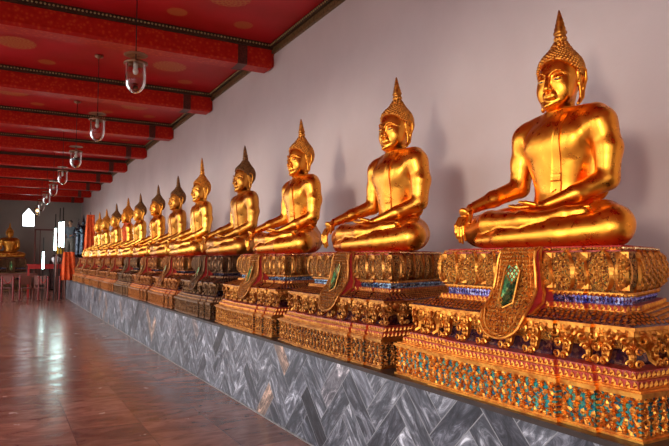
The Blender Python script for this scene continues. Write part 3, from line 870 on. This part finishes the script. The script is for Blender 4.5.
PLABS = ['ornate gilt and red pedestal with teal frieze and violet mirror band, nearest the camera',
         'gilt carved pedestal with pale blue mirror band, second from the right on the marble plinth',
         'gilt carved pedestal with red lined apron, third from the right on the marble plinth',
         'dark carved pedestal, fourth from the right, between two brighter gilt ones',
         'reddish gilt carved pedestal just left of the first dark one',
         'reddish gilt carved pedestal, sixth from the right, right of the second dark one',
         'dark carved pedestal, seventh from the right, the farther of the two dark ones',
         'carved gilt pedestal just left of the farther dark one',
         'carved gilt pedestal beneath the Buddha in the orange cloth robe',
         'carved gilt pedestal third from the far end of the plinth',
         'carved gilt pedestal last but one from the far end of the plinth',
         'carved gilt pedestal at the far end of the marble plinth']
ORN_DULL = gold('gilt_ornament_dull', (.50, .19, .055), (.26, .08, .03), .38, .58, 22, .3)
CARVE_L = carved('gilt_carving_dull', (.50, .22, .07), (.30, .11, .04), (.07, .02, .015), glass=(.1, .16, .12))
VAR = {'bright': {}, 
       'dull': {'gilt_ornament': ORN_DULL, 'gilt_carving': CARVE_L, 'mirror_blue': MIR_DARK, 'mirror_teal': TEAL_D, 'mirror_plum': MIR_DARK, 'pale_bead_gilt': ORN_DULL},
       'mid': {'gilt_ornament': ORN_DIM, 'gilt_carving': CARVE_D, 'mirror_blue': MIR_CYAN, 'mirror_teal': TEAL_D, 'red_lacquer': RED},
       'dark': {'gilt_ornament': ORN_DARK, 'gilt_carving': CARVE_X, 'gilt_carving_worn': CARVE_X, 'gilt_ornament_worn': ORN_DARK, 'mirror_blue': MIR_DARK, 'mirror_teal': TEAL_D, 'mirror_plum': MIR_DARK, 'red_lacquer': RED_DARK, 'pale_bead_gilt': ORN_DARK}}  # darker versions of the pedestal materials
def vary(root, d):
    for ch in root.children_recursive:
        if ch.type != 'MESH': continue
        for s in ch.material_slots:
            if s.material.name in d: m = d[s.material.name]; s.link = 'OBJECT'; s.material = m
statues = [statue0]+[copy_tree(statue0) for _ in range(11)]
peds = [pedestal0]+[copy_tree(pedestal0) for _ in range(11)]
for i in range(12):
    s = statues[i]; k = (TIP[i]-PZ-.875)/1.625
    s.location = (SX, SY[i], PZ+.875); s.rotation_euler = (0, 0, -PI/2); s.scale = (.5+.5*k, .5+.5*k, k)
    tag(s, SLAB[i], 'statue', 'row of seated Buddha statues along the wall')
    gm, hm = SMAT[i]
    for ch in s.children_recursive:
        b = ch.name.split('.')[0]
        if b in ('body', 'robe', 'shoulder_sash'): m = gm
        elif b in ('curled_hair', 'flame_finial', 'finial_collar'): m = hm
        else: continue
        if b == 'robe' and i == 8: m = ORANGE; ch['label'] = 'orange cloth robe over the left shoulder'
        for sl in ch.material_slots: sl.link = 'OBJECT'; sl.material = m
        if i == 4 and b == 'flame_finial':
            ch.scale = (1, 1, 1.35); ch.location = (0, 0, -1.405*.35)
    p = peds[i]; p.location = (PX, PY[i], PZ); p.rotation_euler = (0, 0, -PI/2)
    tag(p, PLABS[i], 'pedestal', 'ornate pedestals along the marble plinth')
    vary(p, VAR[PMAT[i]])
statues[4].scale = (1.05, 1.05, 1.10); statues[0].scale = (.965, .965, 1.0)

# ------------------------------------------------------------------ the building
WX, CZ, FY = 4.0, 5.30, 38.0
def slab(name, x0, x1, y0, y1, z0, z1, m, kind='structure', mi=None):
    mb = MB(); mb.box(x0, x1, y0, y1, z0, z1); o = mb.build(name, m); o['kind'] = kind; return o
slab('floor', -2.9, WX, -9, FY, -.2, 0, FLOOR)
slab('ceiling', -2.9, WX, -9, FY, CZ, CZ+.2, CEIL)
slab('wall_right', WX, WX+.3, -9, FY, -.2, CZ+.2, WALL)
slab('wall_back', -2.9, WX+.3, -9.3, -9, -.2, CZ+.2, WHITE)
# far wall with a pointed window opening
mb = MB()
wx0, wx1, wz0, wz1, wzt = .91, 1.55, 3.48, 4.18, 4.56; wm = (wx0+wx1)/2
outer = [(-2.9, -.2), (WX+.3, -.2), (WX+.3, CZ+.2), (-2.9, CZ+.2)]
inner = [(wx0, wz0), (wx1, wz0), (wx1, wz1), (wm, wzt), (wx0, wz1)]
allp = outer+inner
v = [(x, FY, z) for x, z in allp]+[(x, FY+.35, z) for x, z in allp]
ff = [(0, 1, 5, 4), (1, 2, 6, 5), (2, 7, 6), (2, 3, 7), (3, 8, 7), (3, 0, 4, 8)]
f = ff+[tuple(9+i for i in q[::-1]) for q in ff]+[(4+i, 9+4+i, 9+4+(i+1) % 5, 4+(i+1) % 5) for i in range(5)]+[(i, (i+1) % 4, 9+(i+1) % 4, 9+i) for i in range(4)]
mb.add(v, f); mb.build('wall_far', WALL_FAR)['kind'] = 'structure'
mb = MB()
mb.add(*tube([(x, FY-.01, z) for x, z in inner+inner[:1]], .03, 6)); mb.build('window_1', DARKTRIM)['kind'] = 'structure'

# colonnade on the open side
slab('wall_left', -2.9, -2.5, -9, 33, 0, .55, WHITE)
mb = MB(); mb.box(-2.9, -2.5, 33, FY, 0, CZ); mb.build('light_block_wall', WALL_FAR)['kind'] = 'structure'  # unseen solid wall, added to keep daylight off the far end
mb = MB(); mb.box(-2.95, -2.45, -9, FY, 4.2, CZ); mb.build('trim_1', WHITE)['kind'] = 'structure'
for k in range(-5, 9):
    y = BEAM0+.17+k*BAY
    if not -9 < y < 33: continue
    mb = MB(); mb.box(-2.92, -2.48, y-.22, y+.22, .55, 4.2); mb.box(-2.96, -2.44, y-.27, y+.27, .55, .75); mb.box(-2.96, -2.44, y-.27, y+.27, 4.0, 4.2)
    o = mb.build('colonnade_column', WHITE); tag(o, 'square white plaster column on the open courtyard side', 'column', 'columns along the open side')
slab('courtyard_ground', -60, -2.9, -30, 80, -.3, -.2, simple('courtyard_paving', (.42, .40, .37), .8, 0, .5, .15))

# ceiling beams with bead rows and dark end bands
def bead(mb, p0, p1, pitch, r, mi):
    p0 = np.array(p0, float); p1 = np.array(p1, float); n = int(np.linalg.norm(p1-p0)/pitch)
    v, f = ico(r, sub=0)
    for i in range(n): mb.add(v+p0+(p1-p0)*(i+.5)/n, f, mi)
for k in range(-3, 9):
    y = BEAM0+k*BAY
    root = empty('ceiling_beam', (0, y, 0)); root['kind'] = 'structure'
    mb = MB(); z0 = 4.88
    pr = [(0, CZ), (0, z0+.05), (.02, z0), (.32, z0), (.34, z0+.05), (.34, CZ)]
    v = [(x, a, b) for x in (-2.9, 3.94) for a, b in pr]+[(3.998, .03, CZ), (3.998, .03, z0+.09), (3.998, .04, z0+.05), (3.998, .30, z0+.05), (3.998, .31, z0+.09), (3.998, .31, CZ)]
    f = [(i, i+1, 6+i+1, 6+i) for i in range(5)]+[(6+i, 7+i, 13+i, 12+i) for i in range(5)]+[(0, 5, 4, 3, 2, 1), (12, 13, 14, 15, 16, 17)]
    mb.add(v, f); mb.build('beam_body', BEAM, root)
    mb = MB(); mb.box(3.34, 3.50, -.012, .352, z0-.006, CZ-.06); mb.build('end_band', BAND, root)
    mb = MB(); mb.box(-2.9, 3.99, -.035, 0, CZ-.10, CZ-.001); mb.box(-2.9, 3.99, .34, .375, CZ-.10, CZ-.001)
    if 0 <= k < 4: bead(mb, (-.6, -.04, CZ-.04), (3.9, -.04, CZ-.04), .055, .018, 1)
    mb.build('bead_row', [DARKTRIM, simple('bead_gilt', (.45, .32, .14), .4, .6)] if k == -3 else [DARKTRIM, bpy.data.materials['bead_gilt']], root)
# cornice along the wall
mb = MB()
mb.box(WX-.05, WX, -9, FY, CZ-.16, CZ-.001, 0); mb.box(WX-.09, WX-.05, -9, FY, CZ-.07, CZ-.001, 1)
bead(mb, (WX-.095, 4, CZ-.035), (WX-.095, 20, CZ-.035), .06, .018, 2)
mb.build('trim_2', [GILT_TRIM, DARKTRIM, bpy.data.materials['bead_gilt']])['kind'] = 'structure'

# marble plinth
root = empty('marble_plinth', (2.38, 12, 0))
tag(root, 'long grey marble chevron plinth carrying the row of pedestals', 'plinth')
mb = MB(); mb.box(.01, WX-2.40, -20.9, 15.85, 0, PZ-.03); mb.build('marble_face', MARBLE, root)
CAP = simple('dark_stone_cap', (.035, .018, .013), .45, 0, 8, .4)
mb = MB(); mb.box(0, WX-2.40, -20.9, 15.85, PZ-.03, PZ); mb.build('stone_cap', CAP, root)
mb = MB(); mb.box(0.0, .012, -20.9, 15.85, 0, .012); mb.build('grout_line', simple('pale_grout', (.30, .27, .26), .7), root)

# ------------------------------------------------------------------ pendant lanterns
GLASS, nt, b = mat('clear_lantern_glass')
b.inputs['Base Color'].default_value = (.95, .93, .92, 1); b.inputs['Roughness'].default_value = .03
b.inputs['Transmission Weight'].default_value = 1.; b.inputs['IOR'].default_value = 1.25
BULB = simple('frosted_bulb', (.8, .74, .66), .4, 0, 10, .05)
LIT, nt, b = mat('lit_bulb'); b.inputs['Emission Color'].default_value = (1, .62, .22, 1); b.inputs['Emission Strength'].default_value = 14
def make_lantern():
    root = empty('pendant_lantern', (0, 0, 0))
    mb = MB(); mb.add(*lathe([(.0, 0), (.075, 0), (.07, -.03), (.03, -.05), (.012, -.06), (0, -.06)], 16)); mb.build('ceiling_rose', BRASS, root, True)
    mb = MB(); mb.add(*tube([(0, 0, -.05), (0, 0, -1.13)], .007, 6)); mb.build('rod', BLACK, root)
    mb = MB(); mb.add(*lathe([(.012, -1.045), (.06, -1.05), (.135, -1.065), (.15, -1.075), (.135, -1.072), (.012, -1.06)], 28)); mb.build('top_plate', BRASS, root, True)
    mb = MB(); mb.add(*lathe([(.012, -1.12), (.03, -1.14), (.12, -1.16), (.145, -1.17), (.15, -1.19), (.135, -1.195), (.135, -1.175), (.02, -1.15)], 28)); mb.build('collar', BRASS, root, True)
    po = [(.128, -1.185), (.130, -1.30), (.128, -1.42), (.11, -1.49), (.07, -1.545), (.02, -1.57), (.001, -1.572)]
    pi_ = [(r-.004 if r > .01 else r, z+.004) for r, z in po][::-1]
    v, f = lathe(po+pi_, 28); f = f[:-2]
    mb = MB(); mb.add(v, f); mb.build('glass_jar', GLASS, root, True)
    mb = MB(); mb.add(*lathe([(.001, -1.14), (.028, -1.15), (.028, -1.24), (.02, -1.25), (.001, -1.25)], 14)); mb.build('lamp_socket', simple('porcelain', (.6, .55, .5), .4), root, True)
    mb = MB(); mb.add(*ico(.036, (0, 0, -1.285), (1, 1, 1.3), 2)); mb.build('bulb', BULB, root, True)
    return root
lan = make_lantern()
LW = ['nearest', 'second', 'third', 'fourth', 'fifth', 'sixth', 'seventh', 'eighth']
LL = ['large clear glass pendant lantern nearest the camera, hanging before the red beams',
      'clear glass pendant lantern second nearest, its rod and ceiling plate in view',
      'clear glass pendant lantern third from the camera, hanging from the red ceiling',
      'clear glass pendant lantern fourth from the camera under the red beams',
      'small looking glass pendant lantern fifth from the camera',
      'tiny looking glass pendant lantern sixth from the camera',
      'tiny looking glass pendant lantern just above and right of the lit one',
      'lit glass pendant lantern glowing yellow beside the bright pointed window']
for i, y in enumerate([7.85, 11.4, 15.0, 18.5, 22.0, 25.5, 29.0, 32.5]):
    o = lan if i == 0 else copy_tree(lan)
    o.location = (1.425, y, CZ)
    tag(o, LL[i], 'lamp', 'pendant lanterns in a line under the ceiling')
    if i == 7:
        for ch in o.children:
            if ch.name.startswith('bulb'): ch.material_slots[0].link = 'OBJECT'; ch.material_slots[0].material = LIT; ch['label'] = 'glowing yellow bulb'; ch.scale = (1.6, 1.6, 1.25); ch.location = (0, 0, .3)

# ------------------------------------------------------------------ far end of the gallery
s = copy_tree(statue0); s.location = (.30, 36.2, 1.72); s.rotation_euler = (0, 0, 0); s.scale = (1.12, 1.12, 1.14)
if 'group' in s: del s['group']
s.location.z += .015
tag(s, 'dark gold seated Buddha statue facing the camera against the far end wall', 'statue')
for ch in s.children_recursive:
    for sl in ch.material_slots:
        if not ch.name.startswith('eye'): sl.link = 'OBJECT'; sl.material = G_DARK
p = copy_tree(pedestal0); p.location = (.30, 36.3, 0); p.rotation_euler = (0, 0, 0); p.scale = (1.15, 1.15, 1.72/.875)
if 'group' in p: del p['group']
tag(p, 'tall dark carved pedestal under the Buddha at the far end wall', 'pedestal'); vary(p, VAR['dark'])

TUBE, nt, b = mat('lit_fluorescent'); b.inputs['Base Color'].default_value = (.8, .9, .9, 1)
b.inputs['Emission Color'].default_value = (.72, 1., .95, 1); b.inputs['Emission Strength'].default_value = 16
def tube_light(x, y, z0, z1, label):
    root = empty('fluorescent_light', (x, y, 0)); tag(root, label, 'lamp', 'upright fluorescent tubes at the far end')
    mb = MB(); mb.add(*tube([(0, 0, z0), (0, 0, z1)], .038, 10)); mb.build('tube', TUBE, root, True)
    mb = MB(); mb.box(-.018, .018, .065, .10, 0, z1+.55); mb.build('mounting_post', BLACK, root)
    for z in (z0, z1):
        mb = MB(); mb.box(-.05, .05, -.05, .065, z-.03, z+.03); mb.build('end_cap', BLACK, root)
tube_light(1.82, 26.2, 1.95, 2.88, 'leftmost lit upright fluorescent tube of the three left of the person')
tube_light(1.99, 26.4, 2.10, 3.14, 'middle lit upright fluorescent tube of the three left of the person')
tube_light(2.12, 26.5, 2.08, 3.18, 'rightmost lit upright fluorescent tube, nearest the yellow bucket')
tube_light(1.43, 26.6, 1.22, 1.95, 'short lit upright fluorescent tube hanging lowest, in front of the red altar table')

# person on a stand at the plinth's end, one continuous body
def make_person():
    root = empty('person', (0, 0, 0)); g = Grid((-.55, -.45, -.02), (.55, .35, 1.78), .014)
    def core(g, e=0.):
        d = ell(g, (0, 0, .96), (.165+e, .115+e, .14+e))
        d = smin(d, ell(g, (0, -.01, 1.25), (.18+e, .115+e, .24+e)), .06)
        d = smin(d, cone(g, (-.15, 0, 1.42), (.15, 0, 1.42), .055+e, .055+e), .05)
        return d
    def legs_(g, e=0., low=0.):
        a = chain(g, [(-.09, 0, .92), (-.11, -.03, .50), (-.12, .0, .08)], [.095+e, .062+e, .042+e], .03)
        c = chain(g, [(.09, 0, .92), (.13, -.05, .50), (.15, .02, .08)], [.095+e, .062+e, .042+e], .03)
        return np.minimum(a, c)
    d = smin(core(g), legs_(g), .04)
    for s_ in (-1, 1): d = smin(d, chain(g, [(-.12 if s_ < 0 else .15, .03, .04), (s_*.14, -.14, .03)], [.04, .032], .02), .02)
    d = smin(d, cone(g, (0, 0, 1.42), (0, -.02, 1.56), .055, .052), .03)
    d = smin(d, ell(g, (0, -.03, 1.645), (.075, .095, .115)), .02)
    d = smin(d, ell(g, (0, -.125, 1.63), (.014, .018, .02)), .01)
    for s_ in (-1, 1): d = smin(d, ell(g, (s_*.078, -.02, 1.64), (.012, .02, .03)), .01)
    d = smin(d, chain(g, [(-.19, 0, 1.41), (-.27, -.06, 1.14), (-.33, -.24, .98)], [.052, .042, .028], .02), .03)
    d = smin(d, chain(g, [(.19, 0, 1.41), (.30, -.05, 1.16), (.24, -.28, 1.10)], [.052, .042, .028], .02), .03)
    for s_, (hx, hy, hz) in ((-1, (-.335, -.27, .955)), (1, (.235, -.31, 1.09))):
        d = smin(d, ell(g, (hx, hy, hz), (.035, .04, .03)), .015)
        for q in range(4): d = smin(d, cone(g, (hx-.028+.019*q, hy-.02, hz-.01), (hx-.032+.021*q, hy-.07, hz-.05+.004*q), .012, .009), .006)
        d = smin(d, cone(g, (hx-s_*.03, hy, hz), (hx-s_*.055, hy-.045, hz-.01), .013, .010), .006)
    mb = MB(); mb.add(*nets(g, d)); mb.build('body', simple('skin', (.32, .17, .10), .5, 0, 5, .1), root, True)
    sh = core(g, .014)
    sh = smin(sh, chain(g, [(-.19, 0, 1.41), (-.245, -.04, 1.22)], [.068, .06], .02), .02); sh = smin(sh, chain(g, [(.19, 0, 1.41), (.26, -.035, 1.24)], [.068, .06], .02), .02)
    sh = np.maximum(np.maximum(sh, .93-g.Z), -(np.sqrt(g.X**2+(g.Y+.01)**2+(g.Z-1.52)**2)-.085))
    mb = MB(); mb.add(*nets(g, sh)); mb.build('shirt', simple('dark_blue_shirt', (.05, .07, .09), .8, 0, 10, .2), root, True)
    tr = np.maximum(smin(legs_(g, .018), core(g, .022), .03), np.maximum(g.Z-.98, .14-g.Z))
    mb = MB(); mb.add(*nets(g, tr)); mb.build('trousers', simple('grey_trousers', (.10, .09, .08), .85, 0, 10, .2), root, True)
    hr = np.maximum(ell(g, (0, -.012, 1.665), (.085, .10, .115)), -(g.Z-1.63+.8*(g.Y+.05)*-1))
    mb = MB(); mb.add(*nets(g, hr)); mb.build('hair', BLACK, root, True)
    return root
p = make_person(); p.location = (2.58, 28.45, 1.562); p.rotation_euler = (0, 0, -.7)
tag(p, 'person with dark hair and dark blue shirt standing beyond the far pedestals', 'person')
st = empty('timber_stand', (2.65, 28.45, 0)); tag(st, 'timber stand under the person at the far end', 'stand')
mb = MB(); mb.box(-.34, .5, -.4, .4, 1.49, 1.55); mb.build('stand_top', RED_DARK, st)
for sx in (-1, 1):
    for sy in (-1, 1):
        mb = MB(); mb.box(sx*.28-.04, sx*.28+.04, sy*.34-.04, sy*.34+.04, .0, 1.49); mb.build('leg', RED_DARK, st)
# the plinth stops short of the stand: bucket on a tall stool
o = empty('yellow_bucket', (2.14, 27.75, 1.86)); tag(o, 'yellow bucket beside the person at the far end', 'bucket')
mb = MB(); mb.add(*lathe([(.001, 0), (.13, 0), (.17, .32), (.18, .32), (.165, .31), (.125, .02), (.001, .02)], 18)); mb.build('pail', simple('yellow_plastic', (.75, .42, .04), .4), o, True)
mb = MB(); mb.add(*tube([(.17*math.cos(a), 0, .32+.16*math.sin(a)) for a in np.linspace(0, PI, 12)], .006, 5)); mb.build('bucket_handle', BLACK, o)
o = empty('tall_stool', (2.14, 27.75, 0)); tag(o, 'tall dark stool under the yellow bucket', 'stool')
mb = MB(); mb.box(-.18, .18, -.18, .18, 1.82, 1.86); mb.build('seat', RED_DARK, o)
for sx in (-1, 1):
    for sy in (-1, 1):
        mb = MB(); mb.add(*tube([(sx*.15, sy*.15, 1.82), (sx*.2, sy*.2, 0)], .025, 6)); mb.build('leg', RED_DARK, o)

# standing dark figures wrapped beside the last pedestal
def standing(x, y, z, h, label):
    g = Grid((-.4, -.3, -.02), (.4, .3, 1.92), .016)
    d = chain(g, [(0, 0, .14), (0, 0, .5), (0, 0, 1.0)], [.17, .14, .13], .05)
    d = smin(d, ell(g, (0, -.01, 1.18), (.17, .11, .20)), .05)
    d = smin(d, cone(g, (-.15, 0, 1.32), (.15, 0, 1.32), .05, .05), .05)
    d = smin(d, ell(g, (0, -.02, 1.50), (.075, .085, .11)), .03)
    d = smin(d, cone(g, (0, 0, 1.58), (0, 0, 1.88), .055, .006), .02)
    for s_ in (-1, 1): d = smin(d, chain(g, [(s_*.18, 0, 1.30), (s_*.23, -.04, 1.05), (s_*.10, -.17, 1.0)], [.05, .042, .03], .02), .02)
    mb = MB(); mb.add(*nets(g, d)); o = mb.build('standing_figure', BLACK, None, True); o.location = (x, y, z); o.scale = (h, h, h)
    for p_ in o.data.materials: pass
    tag(o, label, 'statue'); return o
DARKFIG = gold('dark_bronze', (.05, .06, .08), (.02, .02, .03), .2, .35)
a = standing(2.92, 26.85, PZ+.93, .95, 'dark bronze standing figure with pointed crown, beside the orange banner')
c = standing(2.80, 27.5, PZ+.93, .88, 'dark bronze standing figure half hidden, nearer the person')
for o in (a, c): o.material_slots[0].link = 'OBJECT'; o.material_slots[0].material = DARKFIG
for (x, y, nm, lb) in ((2.92, 26.85, 'block_pedestal', 'plain dark block under the dark figure beside the orange banner'), (2.80, 27.5, 'block_pedestal', 'plain dark block under the half hidden dark figure')):
    mb = MB(); mb.box(x-.145, x+.145, y-.145, y+.145, PZ, PZ+.85); mb.box(x-.18+.03, x+.18-.03, y-.16, y+.16, PZ+.85, PZ+.9); tag(mb.build(nm, RED_DARK), lb, 'pedestal')

def cloth(name, p0, w, h, axis, m, label, cat, folds=5, depth=.05, taper=0.):
    nu, nv = 30, 20; v = []
    for j in range(nv+1):
        t = j/nv
        for i in range(nu+1):
            s_ = i/nu; ww = w*(1-taper*t)
            a = (s_-.5)*ww; d_ = depth*math.sin(folds*2*PI*s_+2*t)*(.3+.7*(1-t))+depth*.4*math.sin(5*t+7*s_)
            v.append((p0[0]+(a if axis == 'x' else d_), p0[1]+(d_ if axis == 'x' else a), p0[2]+h*t))
    n_ = len(v); v += [(x+(.012 if axis == 'y' else 0), y+(.012 if axis == 'x' else 0), z) for x, y, z in v]
    f = []
    for j in range(nv):
        for i in range(nu):
            q = (j*(nu+1)+i, j*(nu+1)+i+1, (j+1)*(nu+1)+i+1, (j+1)*(nu+1)+i); f.append(q); f.append(tuple(n_+k for k in q[::-1]))
    mb = MB(); mb.add(v, f); o = mb.build(name, m, None, True)
    if label: tag(o, label, cat)
    return o
bn = empty('orange_banner', (3.12, 26.28, PZ)); tag(bn, 'tall orange cloth banner on a pole beyond the last Buddha', 'banner')
bc = cloth('banner_cloth', (0, 0, .7), .55, 1.95, 'x', ORANGE, None, None, 3, .05, .45); bc.parent = bn
mb = MB(); mb.add(*tube([(0, .07, .02), (0, .07, 2.75)], .02, 8)); mb.build('pole', RED_DARK, bn)
mb = MB(); mb.add(*lathe([(.12, 0), (.12, .03), (.03, .06)], 12)); q = mb.build('base', RED_DARK, bn); q.location = (0, .07, 0)
cloth('orange_drape', (2.32, 26.1, .802), .62, 1.12, 'x', ORANGE, 'bright orange cloth draped at the far end of the plinth', 'cloth', 3, .06, .35)

# red tables, rail posts and dim furniture at the far end
def table(x, y, w, d, h, m, label, name='altar_table'):
    o = empty(name, (x, y, 0)); tag(o, label, 'table')
    mb = MB(); mb.box(-w/2, w/2, -d/2, d/2, h-.06, h); mb.box(-w/2+.03, w/2-.03, -d/2+.02, -d/2+.05, h-.2, h-.06); mb.build('tabletop', m, o)
    for sx in (-1, 1):
        for sy in (-1, 1):
            mb = MB(); mb.box(sx*(w/2-.06)-.03, sx*(w/2-.06)+.03, sy*(d/2-.06)-.03, sy*(d/2-.06)+.03, 0, h-.06); mb.build('leg', m, o)
    return o
table(1.75, 29.2, 1.6, .7, 1.42, CLOTH_RED, 'red altar table beneath the bright upright tubes')
table(.55, 33.2, 2.0, .8, .95, RED_DARK, 'low dark red table before the far end Buddha')
mb = MB(); mb.add(*lathe([(.001, 0), (.07, 0), (.16, .12), (.19, .25), (.14, .3), (.05, .34), (.001, .35)], 20)); o = mb.build('white_offering_bowl', simple('white_ceramic', (.75, .72, .74), .3), None, True)
o.location = (2.08, 29.1, 1.42); tag(o, 'rounded white covered bowl on the red altar table', 'bowl')
for i, (x, y) in enumerate([(.02, 26.0), (.40, 26.1), (.62, 26.1), (1.28, 26.3), (1.60, 26.2), (2.0, 25.9)]):
    o = empty('rail_post', (x, y, 0)); tag(o, ['leftmost red rail post at the far end of the floor', 'red rail post, second from the left', 'red rail post, third from the left', 'red rail post right of the centre gap', 'red rail post, fifth from the left', 'red rail post nearest the marble plinth'][i], 'post', 'red rail posts across the far floor')
    mb = MB(); mb.add(*lathe([(.03, .02), (.03, .9), (.045, .92), (.03, .96), (.001, .99)], 10)); mb.build('pole', POST_RED, o)
    mb = MB(); mb.add(*lathe([(.09, 0), (.09, .02), (.03, .05)], 14)); mb.build('base', RED_DARK, o)
def rope(a, b_, label):
    pts = [(a[0]+(b_[0]-a[0])*t, a[1]+(b_[1]-a[1])*t, .86-.16*math.sin(PI*t)) for t in np.linspace(0, 1, 12)]
    mb = MB(); mb.add(*tube(pts, .015, 6)); tag(mb.build('barrier_rope', CLOTH_RED, None, True), label, 'rope')
rope((.08, 26.0), (.34, 26.1), 'red rope between the two leftmost rail posts'); rope((1.34, 26.3), (1.54, 26.2), 'red rope between the fourth and fifth rail posts')
# framed screen and shrouded shape
o = empty('timber_screen', (2.05, 35.5, 0)); tag(o, 'dark red rectangular timber frame standing before the far wall', 'frame')
mb = MB(); mb.box(-.60, -.52, -.04, .04, 0, 3.25); mb.build('post', RED_DARK, o)
mb = MB(); mb.box(.52, .60, -.04, .04, 0, 3.25); mb.build('post', RED_DARK, o)
mb = MB(); mb.box(-.60, .60, -.04, .04, 3.17, 3.25); mb.build('crossbar', RED_DARK, o)
mb = MB(); mb.box(-.34, -.30, -.03, .03, 0, 3.17); mb.build('inner_post', RED_DARK, o)
g = Grid((-.6, -.5, 0), (.6, .5, 2.65), .03)
d = smin(ell(g, (0, 0, 1.3), (.50, .42, .75)), cone(g, (0, 0, .1), (0, 0, 1.2), .46, .5), .1); d = smin(d, ell(g, (.03, 0, 2.1), (.18, .16, .3)), .15); d = np.maximum(d, .02-g.Z)
mb = MB(); mb.add(*nets(g, d)); o = mb.build('shrouded_figure', simple('maroon_cloth', (.09, .035, .03), .9, 0, 6, .3), None, True); o.location = (2.75, 36.2, 0); tag(o, 'maroon shrouded rounded shape standing before the far wall', 'statue')
# dim chairs among the posts
def chair(x, y, rz, label):
    o = empty('wooden_chair', (x, y, 0), rz); tag(o, label, 'chair')
    mb = MB(); mb.box(-.22, .22, -.22, .22, .43, .47); mb.build('seat', RED_DARK, o)
    mb = MB(); mb.box(-.21, .21, .19, .22, .60, .95); mb.build('backrest', RED_DARK, o)
    for sx in (-1, 1):
        mb = MB(); mb.box(sx*.2-.02, sx*.2+.02, -.22, -.18, 0, .43); mb.build('leg', RED_DARK, o)
        mb = MB(); mb.box(sx*.2-.02, sx*.2+.02, .18, .22, 0, .97); mb.build('leg', RED_DARK, o)
chair(.9, 27.6, .2, 'dark wooden chair near the middle of the far floor')
chair(.15, 28.4, -.2, 'dark wooden chair at the left edge of the far floor')
chair(1.45, 27.6, 2.8, 'dark wooden chair beside the end of the plinth')

# ------------------------------------------------------------------ light
w = bpy.data.worlds.new('World'); bpy.context.scene.world = w; w.use_nodes = True
nt = w.node_tree; bg = nt.nodes['Background']
bg.inputs[0].default_value = (.93, .96, 1., 1); bg.inputs[1].default_value = 3.7
sun = bpy.data.lights.new('low_sun', 'SUN'); sun.energy = 1.15; sun.angle = math.radians(11); sun.color = (1, .86, .68)
so = bpy.data.objects.new('low_sun', sun); C.objects.link(so)
dv = Vector((.6, .26, -.05)).normalized(); so.rotation_euler = dv.to_track_quat('-Z', 'Y').to_euler()

# ------------------------------------------------------------------ camera
cd = bpy.data.cameras.new('camera'); cam = bpy.data.objects.new('camera', cd); C.objects.link(cam)
cd.sensor_width = 36; cd.lens = 600/669*36; cd.clip_end = 200
yaw, pit = math.radians(28.93), math.radians(3.53)
cam.location = (0, 0, 1.6); cam.rotation_euler = (PI/2+pit, 0, -yaw)
sc = bpy.context.scene; sc.camera = cam
sc.view_settings.view_transform = 'Standard'; sc.view_settings.look = 'None'; sc.view_settings.gamma = 1; sc.view_settings.exposure = 0
sc.view_settings.use_curve_mapping = False
